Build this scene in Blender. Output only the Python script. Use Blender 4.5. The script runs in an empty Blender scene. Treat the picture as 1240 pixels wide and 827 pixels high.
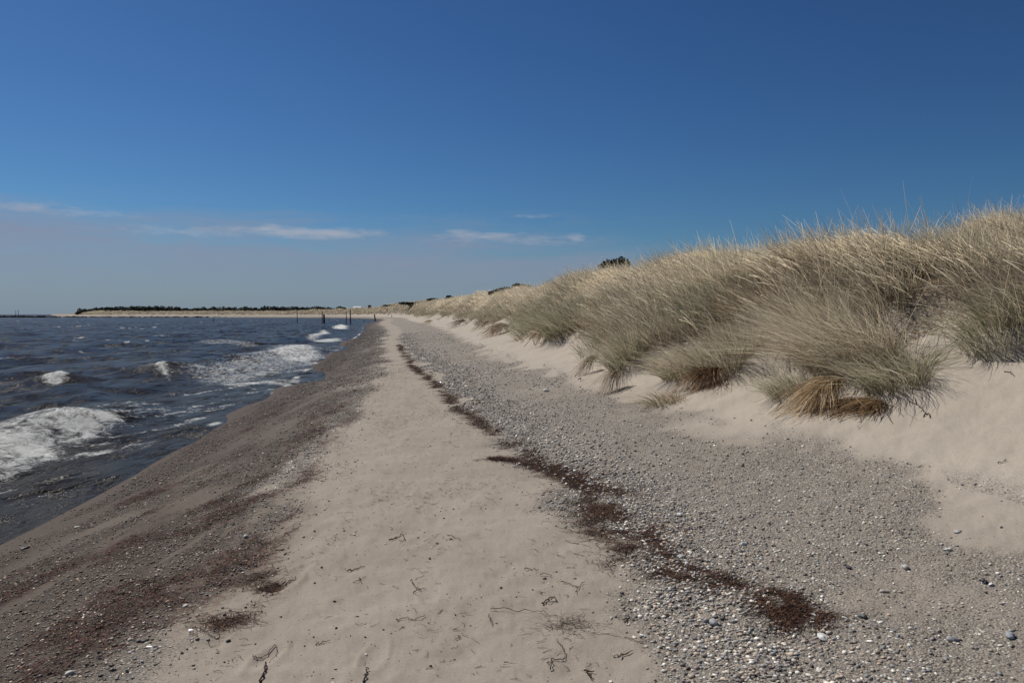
import bpy, math
import numpy as np
R = math.radians
rng = np.random.default_rng(11)
S = bpy.context.scene
COL = S.collection

# ------------------------------------------------------------------ camera constants
F, CX, CY, HOR = 930.0, 620.0, 413.5, 380.5
CAMZ = 2.0
PITCH = math.atan((CY - HOR) / F)
SUN_AZ, SUN_EL = -48.0, 50.0          # degrees; azimuth from +Y, clockwise positive

# ------------------------------------------------------------------ noise
def _h(ix, iy, seed):
    n = (ix.astype(np.int64) * 374761393 + iy.astype(np.int64) * 668265263 + seed * 2147483647) & 0xFFFFFFFF
    n = ((n ^ (n >> 13)) * 1274126177) & 0xFFFFFFFF
    return ((n ^ (n >> 16)) & 0xFFFF).astype(np.float64) / 65535.0

def vn(x, y, seed=0):
    x = np.asarray(x, float); y = np.asarray(y, float)
    ix = np.floor(x); iy = np.floor(y); fx = x - ix; fy = y - iy
    fx = fx * fx * (3 - 2 * fx); fy = fy * fy * (3 - 2 * fy)
    a = _h(ix, iy, seed); b = _h(ix + 1, iy, seed); c = _h(ix, iy + 1, seed); d = _h(ix + 1, iy + 1, seed)
    return (a * (1 - fx) + b * fx) * (1 - fy) + (c * (1 - fx) + d * fx) * fy

def fbm(x, y, seed=0, o=4):
    s = 0; a = .5; t = 0
    for i in range(o):
        s = s + a * vn(x * 2 ** i + 17.3 * i, y * 2 ** i - 9.1 * i, seed + i); t += a; a *= .5
    return s / t

def sst(a, b, x):
    t = np.clip((x - a) / (b - a), 0, 1)
    return t * t * (3 - 2 * t)

# ------------------------------------------------------------------ shoreline
_way = np.array([(-3.9, -60), (-4.0, -20), (-4.15, 0), (-4.3, 4), (-4.45, 6.64), (-4.6, 8.65), (-5.15, 12.4), (-5.6, 16.5),
    (-6.1, 21), (-7.2, 27), (-8.8, 37), (-10.6, 48), (-14, 70), (-18, 93), (-25, 130), (-33, 180), (-41, 232), (-56, 300), (-90, 380),
    (-140, 432), (-200, 464), (-300, 505), (-336, 560), (-430, 720), (-900, 1500), (-3600, 6000)], float)

def catmull(P, n=5):
    out = []
    for i in range(len(P) - 1):
        p0 = P[max(i - 1, 0)]; p1 = P[i]; p2 = P[i + 1]; p3 = P[min(i + 2, len(P) - 1)]
        for k in range(n):
            t = k / n
            out.append(.5 * (2 * p1 + (p2 - p0) * t + (2 * p0 - 5 * p1 + 4 * p2 - p3) * t * t + (3 * p1 - p0 - 3 * p2 + p3) * t ** 3))
    out.append(P[-1])
    return np.array(out)
SH = np.vstack([_way[:2], catmull(_way[1:23], 4)[1:], _way[23:]])
_seg = np.hypot(*(SH[1:] - SH[:-1]).T)
SARC = np.concatenate([[0], np.cumsum(_seg)])
_near = SH[:, 1] < 231
S_of_Y = lambda y: np.interp(y, SH[_near, 1], SARC[_near])

def shore(X, Y):
    """signed distance to the waterline (land positive) and arc length of the nearest point"""
    X = np.asarray(X, float); Y = np.asarray(Y, float)
    best = np.full(X.shape, 1e18); sg = np.ones(X.shape); ss = np.zeros(X.shape)
    for i in range(len(SH) - 1):
        a = SH[i]; d = SH[i + 1] - a; L2 = d @ d
        t = np.clip(((X - a[0]) * d[0] + (Y - a[1]) * d[1]) / L2, 0, 1)
        ex = X - a[0] - t * d[0]; ey = Y - a[1] - t * d[1]
        q = ex * ex + ey * ey
        m = q < best
        best = np.where(m, q, best)
        sg = np.where(m, np.where(d[0] * ey - d[1] * ex > 0, -1.0, 1.0), sg)
        ss = np.where(m, SARC[i] + t * math.sqrt(L2), ss)
    return sg * np.sqrt(best), ss

def along(s, d):
    """world point at arc length s and distance d inland"""
    x = np.interp(s, SARC, SH[:, 0]); y = np.interp(s, SARC, SH[:, 1])
    e = 1.0
    tx = np.interp(s + e, SARC, SH[:, 0]) - np.interp(s - e, SARC, SH[:, 0])
    ty = np.interp(s + e, SARC, SH[:, 1]) - np.interp(s - e, SARC, SH[:, 1])
    l = np.hypot(tx, ty); tx /= l; ty /= l
    return x + ty * d, y - tx * d

_ky = np.array([-40, 0, 6.5, 8, 9, 12, 15.5, 22, 32, 45, 70, 100, 140, 200, 231])
_ks = np.concatenate([S_of_Y(_ky), S_of_Y(0) + np.array([270, 345, 400, 480]), [SARC[-1]]])
def tab(*v):
    v = list(v) + [v[-1]] * (len(_ks) - len(v))
    return lambda s: np.interp(s, _ks, v)
pebL = tab(5.0, 5.0, 4.9, 4.6, 4.5, 4.3, 4.05, 3.7, 3.5, 3.5, 3.8, 4.2, 4.5, 5, 5, 5.2, 5.5, 6)
pebR = tab(7.9, 7.8, 7.0, 6.65, 6.5, 6.3, 6.0, 5.7, 6.0, 6.6, 7.2, 7.5, 8, 8.5, 9, 9.2, 9.5, 11, 12)
footd = tab(10.6, 10.5, 10.0, 9.1, 8.1, 7.0, 6.9, 7.0, 8.0, 8.6, 9.2, 9.8, 10, 10.5, 11, 11.5, 12, 16, 20)
crestd = tab(12.7, 12.5, 11.8, 11.2, 10.7, 10.2, 10.2, 10.5, 11.6, 12.6, 14.5, 14.5, 15, 16, 17, 18, 19, 26, 30)
crestz = tab(2.62, 2.62, 2.58, 2.5, 2.48, 2.48, 2.68, 3.12, 3.25, 3.08, 3.7, 3.95, 4.3, 5.0, 5.6, 6.4, 6.4, 5.1, 3.5, 3.3)

def px_dirs(px, py):
    px = np.asarray(px, float); py = np.asarray(py, float)
    dx = (px - CX) / F; dv = (CY - py) / F
    c, s = math.cos(PITCH), math.sin(PITCH)
    return dx, c + dv * s, -s + dv * c

FOOTPRINTS = []

def height(X, Y, fine=True):
    d, s = shore(X, Y)
    pl, pr, fd, cd, cz = pebL(s), pebR(s), footd(s), crestd(s), crestz(s)
    fd = fd + (fbm(X * .55, Y * .55, 5, 3) - .5) * 1.0
    cusp = (fbm(s * .19, s * 0 + 3, 21, 3) - .5) * .36 * sst(6, 16, s - S_of_Y(0))
    z_f = np.where(d < 0, np.maximum(.15 * d, -2.5 + 0 * d), 0) + cusp * np.exp(-((d - .2) / 1.3) ** 2)
    z_b = np.where(d < 2.4, .158 * np.clip(d, 0, None), .38 + .06 * np.clip((d - 2.4) / np.maximum(pl - 2.4, .2), 0, 1))
    z = z_f + z_b
    z = z + .31 * np.clip((d - pl) / (pr - pl), 0, 1)
    z = z + .29 * np.clip(np.minimum(d, fd) - pr, 0, 2.6)
    zf = .75 + .29 * np.clip(fd - pr, 0, 2.6)
    t = np.clip((d - fd) / np.maximum(cd - fd, .5), 0, 1)
    rise = np.maximum(cz - zf, .2)
    z = z + rise * (.62 * np.sin(t * math.pi / 2) + .38 * t * t * (3 - 2 * t)) * np.where(t > 0, 1, 0)
    z = z + .12 * sst(0, .35, d - fd) * (1 - sst(.5, 2.5, d - fd))
    back = np.clip(d - cd, 0, None)
    z = z - .05 * np.clip(back, 0, 14) - .006 * np.clip(back - 14, 0, 150)
    dune = sst(.3, 2.2, d - fd)
    z = z + dune * ((fbm(X * .22, Y * .22, 31, 3) - .5) * 1.15 + (fbm(X * .9, Y * .9, 37, 2) - .5) * .35)
    z = z + dune * (1.35 * np.exp(-(((X - 10.6) / 2.0) ** 2 + ((Y - 16.2) / 2.6) ** 2)) + .16 * np.exp(-(((X - 5.5) / .7) ** 2 + ((Y - 11.5) / 1.2) ** 2)) - .14 * np.exp(-(((X - 6.4) / .6) ** 2 + ((Y - 11.2) / 1.5) ** 2)))
    land = sst(.4, 2.5, d) * (1 - dune)
    z = z + land * ((fbm(X * .8, Y * .8, 41, 3) - .5) * .07 + (fbm(X * 3.1, Y * 3.1, 43, 3) - .5) * .048)
    if fine:
        sandz = sst(.2, 1.0, d - pr + .6) * (1 - dune)
        z = z + sandz * (fbm(X * 2.0, Y * 2.0, 47, 3) - .5) * .05
        z = z + land * (fbm(X * 14, Y * 14, 53, 3) - .5) * .018
        for fx, fy, a, w in FOOTPRINTS:
            c_, s_ = math.cos(a), math.sin(a)
            u = (X - fx) * c_ + (Y - fy) * s_; v = -(X - fx) * s_ + (Y - fy) * c_
            q = (u / .12) ** 2 + (v / .045) ** 2
            z = z + w * (-.028 * np.exp(-q ** 2) + .012 * np.exp(-((q - 2.2) / .8) ** 2))
    return z

def hit(px, py):
    """where the line of sight through a photograph pixel meets the terrain"""
    px = np.atleast_1d(np.asarray(px, float)); py = np.atleast_1d(np.asarray(py, float))
    dx, dy, dz = px_dirs(px, py)
    t = np.geomspace(1.5, 900, 420)
    X = dx[:, None] * t; Y = dy[:, None] * t; Zr = CAMZ + dz[:, None] * t
    Z = np.maximum(height(X, Y, False), 0)
    below = Zr < Z
    i = np.argmax(below, 1); i = np.where(below.any(1), np.maximum(i, 1), len(t) - 1)
    r = np.arange(len(px))
    g1 = Zr[r, i - 1] - Z[r, i - 1]; g2 = Zr[r, i] - Z[r, i]
    k = np.clip(g1 / np.where(g1 - g2 == 0, 1, g1 - g2), 0, 1)
    tt = t[i - 1] + (t[i] - t[i - 1]) * k
    return dx * tt, dy * tt

def atdist(px, Y):
    return (px - CX) / F * Y

# ------------------------------------------------------------------ mesh + material helpers
def quadmesh(name, V, Fc, mat, col=None, smooth=True, attrs=None):
    V = np.asarray(V, np.float32); Fc = np.asarray(Fc, np.int32)
    me = bpy.data.meshes.new(name)
    me.vertices.add(len(V)); me.vertices.foreach_set('co', V.ravel())
    k = Fc.shape[1]
    me.loops.add(Fc.size); me.loops.foreach_set('vertex_index', Fc.ravel())
    me.polygons.add(len(Fc)); me.polygons.foreach_set('loop_start', np.arange(0, Fc.size, k, dtype=np.int32))
    me.polygons.foreach_set('use_smooth', np.full(len(Fc), smooth))
    A = dict(attrs or {})
    if col is not None: A['Col'] = col
    for an, c in A.items():
        c = np.asarray(c, np.float32)
        if c.shape[1] == 3: c = np.hstack([c, np.ones((len(c), 1), np.float32)])
        at = me.attributes.new(an, 'FLOAT_COLOR', 'POINT'); at.data.foreach_set('color', np.ascontiguousarray(c).ravel())
    me.materials.append(mat)
    me.update(calc_edges=True)
    ob = bpy.data.objects.new(name, me); COL.objects.link(ob)
    return ob

def tag(o, label=None, cat=None, group=None, kind=None):
    if label: o['label'] = label
    if cat: o['category'] = cat
    if group: o['group'] = group
    if kind: o['kind'] = kind
    return o

def empty(name, loc):
    o = bpy.data.objects.new(name, None); o.location = loc; COL.objects.link(o); return o

def newmat(name):
    m = bpy.data.materials.new(name); m.use_nodes = True
    nt = m.node_tree; nt.nodes.clear()
    out = nt.nodes.new('ShaderNodeOutputMaterial')
    return m, nt, out

class N:
    def __init__(s, nt): s.nt = nt
    def __call__(s, t, inp=None, **kw):
        n = s.nt.nodes.new('ShaderNode' + t)
        for k, v in kw.items(): setattr(n, k, v)
        for k, v in (inp or {}).items():
            if isinstance(v, bpy.types.NodeSocket): s.nt.links.new(v, n.inputs[k])
            else: n.inputs[k].default_value = v
        return n
    def math(s, op, a, b=0.0, clamp=False):
        n = s('Math', operation=op, use_clamp=clamp)
        for i, v in enumerate((a, b)):
            if isinstance(v, bpy.types.NodeSocket): s.nt.links.new(v, n.inputs[i])
            else: n.inputs[i].default_value = v
        return n.outputs[0]
    def mix(s, f, a, b, mode='MIX'):
        n = s('Mix', data_type='RGBA', blend_type=mode)
        for i, v in ((0, f), (6, a), (7, b)):
            if isinstance(v, bpy.types.NodeSocket): s.nt.links.new(v, n.inputs[i])
            elif i == 0: n.inputs[i].default_value = v
            else: n.inputs[i].default_value = (*v, 1) if len(v) == 3 else v
        return n.outputs[2]
    def ramp(s, f, stops, interp='LINEAR'):
        n = s('ValToRGB'); cr = n.color_ramp; cr.interpolation = interp
        while len(cr.elements) < len(stops): cr.elements.new(.5)
        for e, (p, c) in zip(cr.elements, stops):
            e.position = p; e.color = (*c, 1) if len(c) == 3 else c
        s.nt.links.new(f, n.inputs[0]); return n.outputs[0]
    def rng(s, f, a, b, c=0.0, d=1.0):
        n = s('MapRange', {0: f, 1: a, 2: b, 3: c, 4: d}, clamp=True); return n.outputs[0]

def attr_mat(name, rough=.7, trans=0.0, noise=0.0, scale=40, spec=.3):
    """procedural material tinted by the mesh's own per-piece colour"""
    m, nt, out = newmat(name); n = N(nt)
    a = n('Attribute', attribute_name='Col').outputs['Color']
    tc = n('TexCoord').outputs['Object']
    ns = n('TexNoise', {'Vector': tc, 'Scale': scale, 'Detail': 3.0}).outputs[0]
    c = n.mix(1.0, a, n.ramp(ns, [(.3, (1 - noise,) * 3), (.7, (1 + noise,) * 3)]), 'MULTIPLY') if noise else a
    p = n('BsdfPrincipled', {'Base Color': c, 'Roughness': rough, 'Specular IOR Level': spec})
    if trans:
        t = n('BsdfTranslucent', {'Color': c})
        mx = n('MixShader', {0: trans, 1: p.outputs[0], 2: t.outputs[0]})
        nt.links.new(mx.outputs[0], out.inputs[0])
    else: nt.links.new(p.outputs[0], out.inputs[0])
    return m

M_GRASS = attr_mat('marram', .5, .50, 0, spec=.35)
M_PEB = attr_mat('pebble', .6, 0, .25, 130, spec=.35)
M_WEED = attr_mat('seaweed', .7, 0, .3, 60, spec=.12)
M_LEAF = attr_mat('leaf', .6, .15, .2, 3)
M_WOOD = attr_mat('weathered_wood', .8, 0, .35, 6)
M_ROCK = attr_mat('boulder', .85, 0, .35, 2)

def flat_mat(name, c, rough=.7):
    m, nt, out = newmat(name); n = N(nt)
    tc = n('TexCoord').outputs['Object']
    ns = n('TexNoise', {'Vector': tc, 'Scale': 3.0, 'Detail': 4.0}).outputs[0]
    cc = n.mix(1.0, c, n.ramp(ns, [(.3, (.85,) * 3), (.7, (1.1,) * 3)]), 'MULTIPLY')
    p = n('BsdfPrincipled', {'Base Color': cc, 'Roughness': rough})
    nt.links.new(p.outputs[0], out.inputs[0]); return m

# ------------------------------------------------------------------ ground
_fx, _fy = hit([345, 322, 362, 452, 268, 520, 505, 560, 470, 395, 600], [706, 797, 690, 796, 762, 720, 655, 610, 580, 640, 700])
FOOTPRINTS = [(x, y, a, w) for x, y, a, w in zip(_fx, _fy, [1.2, 1.4, 1.3, 1.5, 1.9, 1.6, 1.4, 1.7, 1.5, 1.2, 1.8], [.7, .6, .45, .4, .22, .2, .2, .2, .2, .3, .15])]

az = R(1) * np.concatenate([np.arange(-110, -42, .7), np.arange(-42, 42, .095), np.arange(42, 110.01, .7)])
rr = np.concatenate([[.05, .4, .8], np.geomspace(1.1, 7000, 960)])
A, RR = np.meshgrid(az, rr)
GX, GY = (RR * np.sin(A)).ravel(), (RR * np.cos(A)).ravel()

def gridfaces(nr, nc):
    i = np.arange(nr * nc).reshape(nr, nc)
    return np.stack([i[:-1, :-1], i[:-1, 1:], i[1:, 1:], i[1:, :-1]], -1).reshape(-1, 4)[:, ::-1]

GZ = height(GX, GY)
GD, GS = shore(GX, GY)
GF = gridfaces(*A.shape)

def masks(X, Y, d, s):
    """wetness, gravel cover, seaweed stain, dune litter"""
    tx = np.interp(s + 1, SARC, SH[:, 0]) - np.interp(s - 1, SARC, SH[:, 0])
    ty = np.interp(s + 1, SARC, SH[:, 1]) - np.interp(s - 1, SARC, SH[:, 1])
    l = np.hypot(tx, ty) + 1e-9
    # streaks left by the swash run a little across the shore
    u = s * .9 + d * .35; v = d - s * .18
    w1 = (fbm(s * .5, d * 1.2, 61, 3) - .5)
    wet = 1 - .17 * sst(.5, 1.5, d + w1 * 2.0) - .83 * sst(1.75, 2.75, d + w1 * 1.9)
    st = fbm(u * .9, v * 4.2, 67, 4)
    band = np.exp(-((d - 2.1 - w1 * .7) / .45) ** 2)
    band2 = np.exp(-((d - .75 - w1 * .5) / .5) ** 2)
    fore = sst(.02, .3, d) * (1 - sst(2.3, 2.9, d + w1 * 1.2))
    far = sst(14, 24, s - S_of_Y(0))
    g1 = fore * np.clip(sst(.42, .62, st) * .55 + band * .8 * sst(.36, .52, st + .12) + band2 * .42 * sst(.38, .55, st + .05) + far * .30, 0, 1)
    pl, pr = pebL(s), pebR(s)
    e = (fbm(X * 1.1, Y * 1.1, 71, 4) - .5)
    g2 = sst(-.12, .25, d - pl + e * 1.3) * (1 - sst(-.45, .25, d - pr + e * 1.6))
    sp = fbm(X * .5, Y * .8, 73, 4)
    g2 = g2 * (.36 + .64 * sst(.31, .50, sp + .35 * np.exp(-((d - pl - .3) / .5) ** 2)))
    tong = sst(.55, .68, fbm(s * .8 + d * .8, d * 3 - s * .5, 79, 3)) * sst(-.1, .3, d - pr) * (1 - sst(.2, .7, d - pr)) * .32
    g = np.clip(np.maximum(np.maximum(g1, g2), tong), 0, 1)
    weed = fore * sst(.5, .66, fbm(u * .7 + 40, v * 3.2, 83, 4)) * (1 - .6 * far)
    fd = footd(s) + (fbm(X * .55, Y * .55, 5, 3) - .5) * 1.0
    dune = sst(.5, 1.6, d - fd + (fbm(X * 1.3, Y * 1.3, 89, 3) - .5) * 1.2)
    dry = sst(-.2, .5, d - pr + e * .8) * (1 - .85 * sst(370, 430, s - S_of_Y(0)))
    return wet, g, weed, dune, dry
_m = masks(GX, GY, GD, GS); mk = np.stack(_m[:4], 1); mk2 = np.stack([_m[4]] * 3, 1)

m, nt, out = newmat('beach_sand'); n = N(nt)
at = n('Attribute', attribute_name='Mask')
sep = n('SeparateColor', {0: at.outputs['Color']})
wet, grav, weed, dune = sep.outputs[0], sep.outputs[1], sep.outputs[2], at.outputs['Alpha']
P = n('NewGeometry').outputs['Position']
n1 = n('TexNoise', {'Vector': P, 'Scale': 1.3, 'Detail': 6.0, 'Roughness': .6}).outputs[0]
n2 = n('TexNoise', {'Vector': P, 'Scale': 55.0, 'Detail': 4.0, 'Roughness': .7}).outputs[0]
n3 = n('TexNoise', {'Vector': P, 'Scale': 420.0, 'Detail': 2.0}).outputs[0]
dry = n('Attribute', attribute_name='Dry').outputs['Fac']
sand = n.mix(n.rng(n1, .3, .7), (.350, .304, .250), (.305, .264, .216))
sand = n.mix(dry, sand, n.mix(n.rng(n1, .3, .7), (.43, .380, .315), (.395, .345, .284)))
sand = n.mix(n.rng(n2, .35, .75, 0, .5), sand, (.235, .195, .155))
sand = n.mix(1.0, sand, n.ramp(n3, [(.25, (.78,) * 3), (.75, (1.2,) * 3)]), 'MULTIPLY')
# small dark grains and shell bits lying in the sand
vs = n('TexVoronoi', {'Vector': P, 'Scale': 38.0}, feature='F1')
spk = n.math('MULTIPLY', n.math('LESS_THAN', vs.outputs['Distance'], .16), n.math('GREATER_THAN', n('SeparateColor', {0: vs.outputs['Color']}).outputs[0], .9))
sand = n.mix(n.math('MULTIPLY', spk, .75), sand, (.07, .055, .045))
# shingle
v1 = n('TexVoronoi', {'Vector': P, 'Scale': 85.0}, feature='F1')
v2 = n('TexVoronoi', {'Vector': P, 'Scale': 190.0}, feature='F1')
c1 = n('SeparateColor', {0: v1.outputs['Color']}); c2 = n('SeparateColor', {0: v2.outputs['Color']})
pal = [(0, (.11, .10, .09)), (.10, (.22, .20, .178)), (.36, (.30, .265, .228)), (.62, (.37, .322, .27)), (.80, (.27, .255, .24)), (.88, (.44, .38, .31)), (.96, (.66, .63, .57))]
shg = n.mix(n.math('GREATER_THAN', c1.outputs[1], .5), n.ramp(c1.outputs[0], pal, 'CONSTANT'), n.ramp(c2.outputs[0], pal, 'CONSTANT'))
shg = n.mix(n.rng(v1.outputs['Distance'], .35, .75, 0, .55), shg, (.10, .085, .07))
gm = n.math('MULTIPLY', grav, n.rng(n2, .2, .5, .55, 1.0))
gsel = n.rng(n.math('SUBTRACT', n.math('ADD', gm, n.math('MULTIPLY', c1.outputs[2], .35)), .35), .02, .30)
shg = n.mix(1.0, shg, (.98, .97, .95), 'MULTIPLY')
base = n.mix(gsel, sand, shg)
n4 = n('TexNoise', {'Vector': P, 'Scale': 24.0, 'Detail': 6.0, 'Roughness': .75}).outputs[0]
wsel = n.math('MULTIPLY', weed, n.rng(n4, .46, .58, 0, .7))
base = n.mix(wsel, base, (.19, .085, .055))
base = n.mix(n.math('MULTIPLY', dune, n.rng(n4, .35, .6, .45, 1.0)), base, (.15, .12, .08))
wetm = n.mix(wet, (1, 1, 1), (.215, .160, .108))
base = n.mix(1.0, base, wetm, 'MULTIPLY')
hgt = n.math('ADD', n.math('MULTIPLY', n2, .35), n.math('MULTIPLY', n.math('MULTIPLY', n.math('SUBTRACT', 1.0, v1.outputs['Distance']), gsel), .9))
hgt = n.math('ADD', hgt, n.math('MULTIPLY', n3, .08))
hgt = n.math('ADD', hgt, n.math('MULTIPLY', wsel, .5))
bmp = n('Bump', {'Height': hgt, 'Strength': .75, 'Distance': .012})
pr_ = n('BsdfPrincipled', {'Base Color': base, 'Roughness': n.rng(wet, 0, 1, .9, .55), 'Specular IOR Level': n.rng(wet, 0, 1, .2, .10), 'Normal': bmp.outputs[0]})
nt.links.new(pr_.outputs[0], out.inputs[0])
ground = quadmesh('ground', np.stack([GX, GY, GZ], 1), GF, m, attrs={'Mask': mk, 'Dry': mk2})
tag(ground, kind='structure')

# ------------------------------------------------------------------ sea
def polymask(px, py, z0, soft, X, Y):
    """soft mask of a patch of water whose outline is given by photograph pixels at height z0"""
    dx, dy, dz = px_dirs(px, py)
    t = (z0 - CAMZ) / dz
    return polymask_w(np.stack([dx * t, dy * t], 1), soft, X, Y)

def polymask_w(Q, soft, X, Y):
    mn = Q.min(0) - soft * 2; mx = Q.max(0) + soft * 2
    sel = np.where((X > mn[0]) & (X < mx[0]) & (Y > mn[1]) & (Y < mx[1]))[0]
    x, y = X[sel], Y[sel]
    ins = np.zeros(len(sel), bool); best = np.full(len(sel), 1e9)
    for i in range(len(Q)):
        a, b = Q[i], Q[(i + 1) % len(Q)]; d = b - a
        if a[1] != b[1]:
            c = ((a[1] > y) != (b[1] > y)) & (x < (b[0] - a[0]) * (y - a[1]) / (b[1] - a[1]) + a[0]); ins ^= c
        t = np.clip(((x - a[0]) * d[0] + (y - a[1]) * d[1]) / (d @ d), 0, 1)
        best = np.minimum(best, np.hypot(x - a[0] - t * d[0], y - a[1] - t * d[1]))
    sd = np.where(ins, best, -best)
    o = np.zeros(X.shape); o[sel] = sst(-soft, soft, sd)
    return o

def ridge(pts, hs, wf, wb, X, Y):
    """a breaking crest along world points: steep on the shore side, gentle seaward"""
    z = np.zeros(X.shape); near = np.full(X.shape, 1e9); side = np.zeros(X.shape); hh = np.zeros(X.shape)
    pts = np.array(pts, float)
    for i in range(len(pts) - 1):
        a = pts[i]; d = pts[i + 1] - a
        t = np.clip(((X - a[0]) * d[0] + (Y - a[1]) * d[1]) / (d @ d), 0, 1)
        ex = X - a[0] - t * d[0]; ey = Y - a[1] - t * d[1]; q = np.hypot(ex, ey)
        m_ = q < near
        near = np.where(m_, q, near); side = np.where(m_, np.where(d[0] * ey - d[1] * ex > 0, -1, 1), side)
        hh = np.where(m_, hs[i] + (hs[i + 1] - hs[i]) * t, hh)
    w = np.where(side > 0, wf, wb)
    return hh * np.exp(-(near / w) ** 2)

waz = R(1) * np.concatenate([np.arange(-110, -42, .7), np.arange(-42, 3, .085)])
wr = np.concatenate([np.geomspace(3.0, 9000, 1150)])
A2, R2 = np.meshgrid(waz, wr)
WX, WY = (R2 * np.sin(A2)).ravel(), (R2 * np.cos(A2)).ravel()
WD, WS = shore(WX, WY)
off = -WD
depth = sst(.1, 5, off)
wz = np.zeros(WX.shape)
wob = fbm(WX * .12, WY * .12, 101, 3) * 5.0
for lam, amp, ang, sd in ((6.5, .075, 28, 0), (4.1, .055, 12, 1.3), (2.6, .040, 44, 2.1), (1.7, .026, 5, .4), (1.05, .017, 60, 3.3), (.7, .010, 25, 5.1)):
    k = 2 * math.pi / lam; dx, dy = math.cos(R(ang)), -math.sin(R(ang))
    ph = k * (WX * dx + WY * dy) + sd + wob * (1.1 + .4 * sd)
    gate = 1 - sst(lam / .034, lam / .014, R2.ravel())
    w_ = np.sin(ph); w_ = (1 - np.abs(np.sin(ph / 2 + 1))) * 1.6 - .6 if lam < 3 else w_
    wz += amp * w_ * gate * (.25 + .75 * fbm(WX * .2 / lam * 3, WY * .2 / lam * 3, 103, 2) * 1.6)
wz *= .12 + .88 * depth
nearm = R2.ravel() < 80
xs, ys = WX[nearm], WY[nearm]
rz = np.zeros(WX.shape)
B1 = [(-6.9, 8.4), (-7.2, 9.6), (-7.5, 11.2), (-7.65, 12.9), (-7.7, 13.9), (-7.9, 15.2), (-8.6, 18)]
rz[nearm] += ridge(B1, [.28, .33, .37, .42, .28, .18, .0], .75, .95, xs, ys)
rz[nearm] += ridge([(-13.0, 22.3), (-12.4, 24.2), (-11.75, 25.8), (-11.5, 26.6), (-11.5, 28.5)], [.04, .20, .42, .34, 0], .6, 1.0, xs, ys)
rz[nearm] += ridge([(-13.8, 20.6), (-13.1, 22.2), (-12.6, 23.2)], [.05, .3, .02], .5, .9, xs, ys)
rz[nearm] += ridge([(-10.6, 30), (-10.9, 36), (-11.4, 42), (-12.2, 48)], [.0, .22, .34, .05], .9, 1.6, xs, ys)
rz[nearm] += ridge([(-9.2, 16), (-10.4, 19), (-12.2, 20.5)], [.0, .16, .05], .5, .9, xs, ys)
rz += .30 * np.exp(-(((WX + 20.6) / 1.2) ** 2 + ((WY - 88) / 7) ** 2)) + .22 * np.exp(-(((WX + 17.5) / 1.0) ** 2 + ((WY - 66) / 6) ** 2))
wz = wz * (1 - .5 * sst(.05, .3, rz)) + rz
# foam cover
fo = np.zeros(WX.shape)
def foam(px, py, z0, soft, k=1.0):
    global fo
    fo = np.maximum(fo, k * polymask(np.array(px, float), np.array(py, float), z0, soft, WX, WY))
fo = np.maximum(fo, (.34 + 1.0 * fbm(WX * 1.7, WY * 1.7, 151, 4)) * polymask_w(np.array([(-7.6, 6.4), (-7.75, 9), (-7.95, 11.2), (-7.95, 12.8), (-7.85, 13.7), (-7.4, 14.2), (-7.0, 14.0), (-6.75, 12.8), (-6.55, 12.0), (-6.35, 10.6), (-6.1, 9.6), (-5.9, 8.2), (-5.8, 6.4)]), .28, WX, WY))
foam([205, 240, 275, 320, 340, 365, 385, 396, 388, 365, 340, 300, 250], [446, 437, 431, 419, 414, 415, 421, 427, 434, 442, 448, 458, 458], .15, .9, .55)
foam([310, 340, 362, 384, 394, 380, 356, 336], [424, 416, 415, 420, 427, 433, 433, 431], .2, .8, .8)
foam([255, 300, 330, 346, 362, 344, 336, 322, 290], [463, 461, 458, 462, 470, 470, 466, 464, 467], .03, .3, .7)
foam([360, 366, 356, 342, 340], [466, 473, 480, 484, 478], .02, .15, .9)
foam([176, 188, 198, 206, 206, 198, 186], [440, 435, 436, 441, 446, 443, 440], .38, .22, .85)
foam([50, 66, 82, 84, 66, 52], [453, 449, 448, 453, 456, 456], .28, .2, .95)
foam([372, 380, 390, 402, 396, 384, 372], [408, 404, 401, 402, 405, 408, 411], .1, .8, .95)
foam([368, 392, 413, 414, 400, 380], [411, 409, 408, 412, 413, 413], .05, .6, .8)
foam([402, 412, 422, 420, 410, 402], [395, 392, 394, 398, 398, 397], .1, 1.0, 1.0)
foam([232, 262, 300, 318, 290, 250], [413, 409, 412, 416, 416, 415], .1, .5, .5)
foam([20, 28, 28, 20], [382.2, 382.2, 383.4, 383.4], .1, 3, 1.0)
# lacy streaks drifting along the shore and wind-blown whitecaps farther out
u = WX * .28 + WY * .96; v = WX * .96 - WY * .28
st = fbm(u * .55, v * 3.6, 111, 5)
surf = sst(.15, .6, off) * (1 - sst(2.2, 4.6, off + (fbm(WS * .2, WS * 0, 113, 2) - .5) * 2)) * sst(5.5, 9, WY) * (1 - sst(40, 60, WY))
lace = surf * (sst(.50, .66, st) * .40 + sst(.52, .7, fbm(u * 1.6 + 7, v * 9, 117, 4)) * .28)
wc = fbm(WX * .22, WY * .22, 121, 3); wcs = fbm(WX * 1.2 + WY * .5, WY * .5, 127, 3)
caps = sst(.67, .73, wc) * sst(.6, .7, wcs) * sst(6, 14, off) * .75
swash = (1 - sst(.02, .20, np.abs(off - .12))) * sst(.52, .66, fbm(WS * .5, WS * 0 + 9, 131, 3)) * .85 * sst(9, 14, WY)
fo = np.clip(np.maximum(np.maximum(fo, lace), np.maximum(caps, swash)), 0, 1.2)
fo = np.maximum(fo, .62 * (1 - sst(.1, 1.9, off)) * sst(-.3, 0, off) * sst(16, 22, WY) * (1 - sst(44, 60, WY)) * sst(.42, .6, fbm(u * .5, v * 1.8, 137, 3)))
lump = fbm(WX * 2.6, WY * 2.6, 141, 4) - .5; lump2 = np.abs(fbm(WX * 11, WY * 11, 143, 3) - .5)
bump_h = sst(.5, 1.0, fo) * sst(.1, .4, rz)
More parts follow.
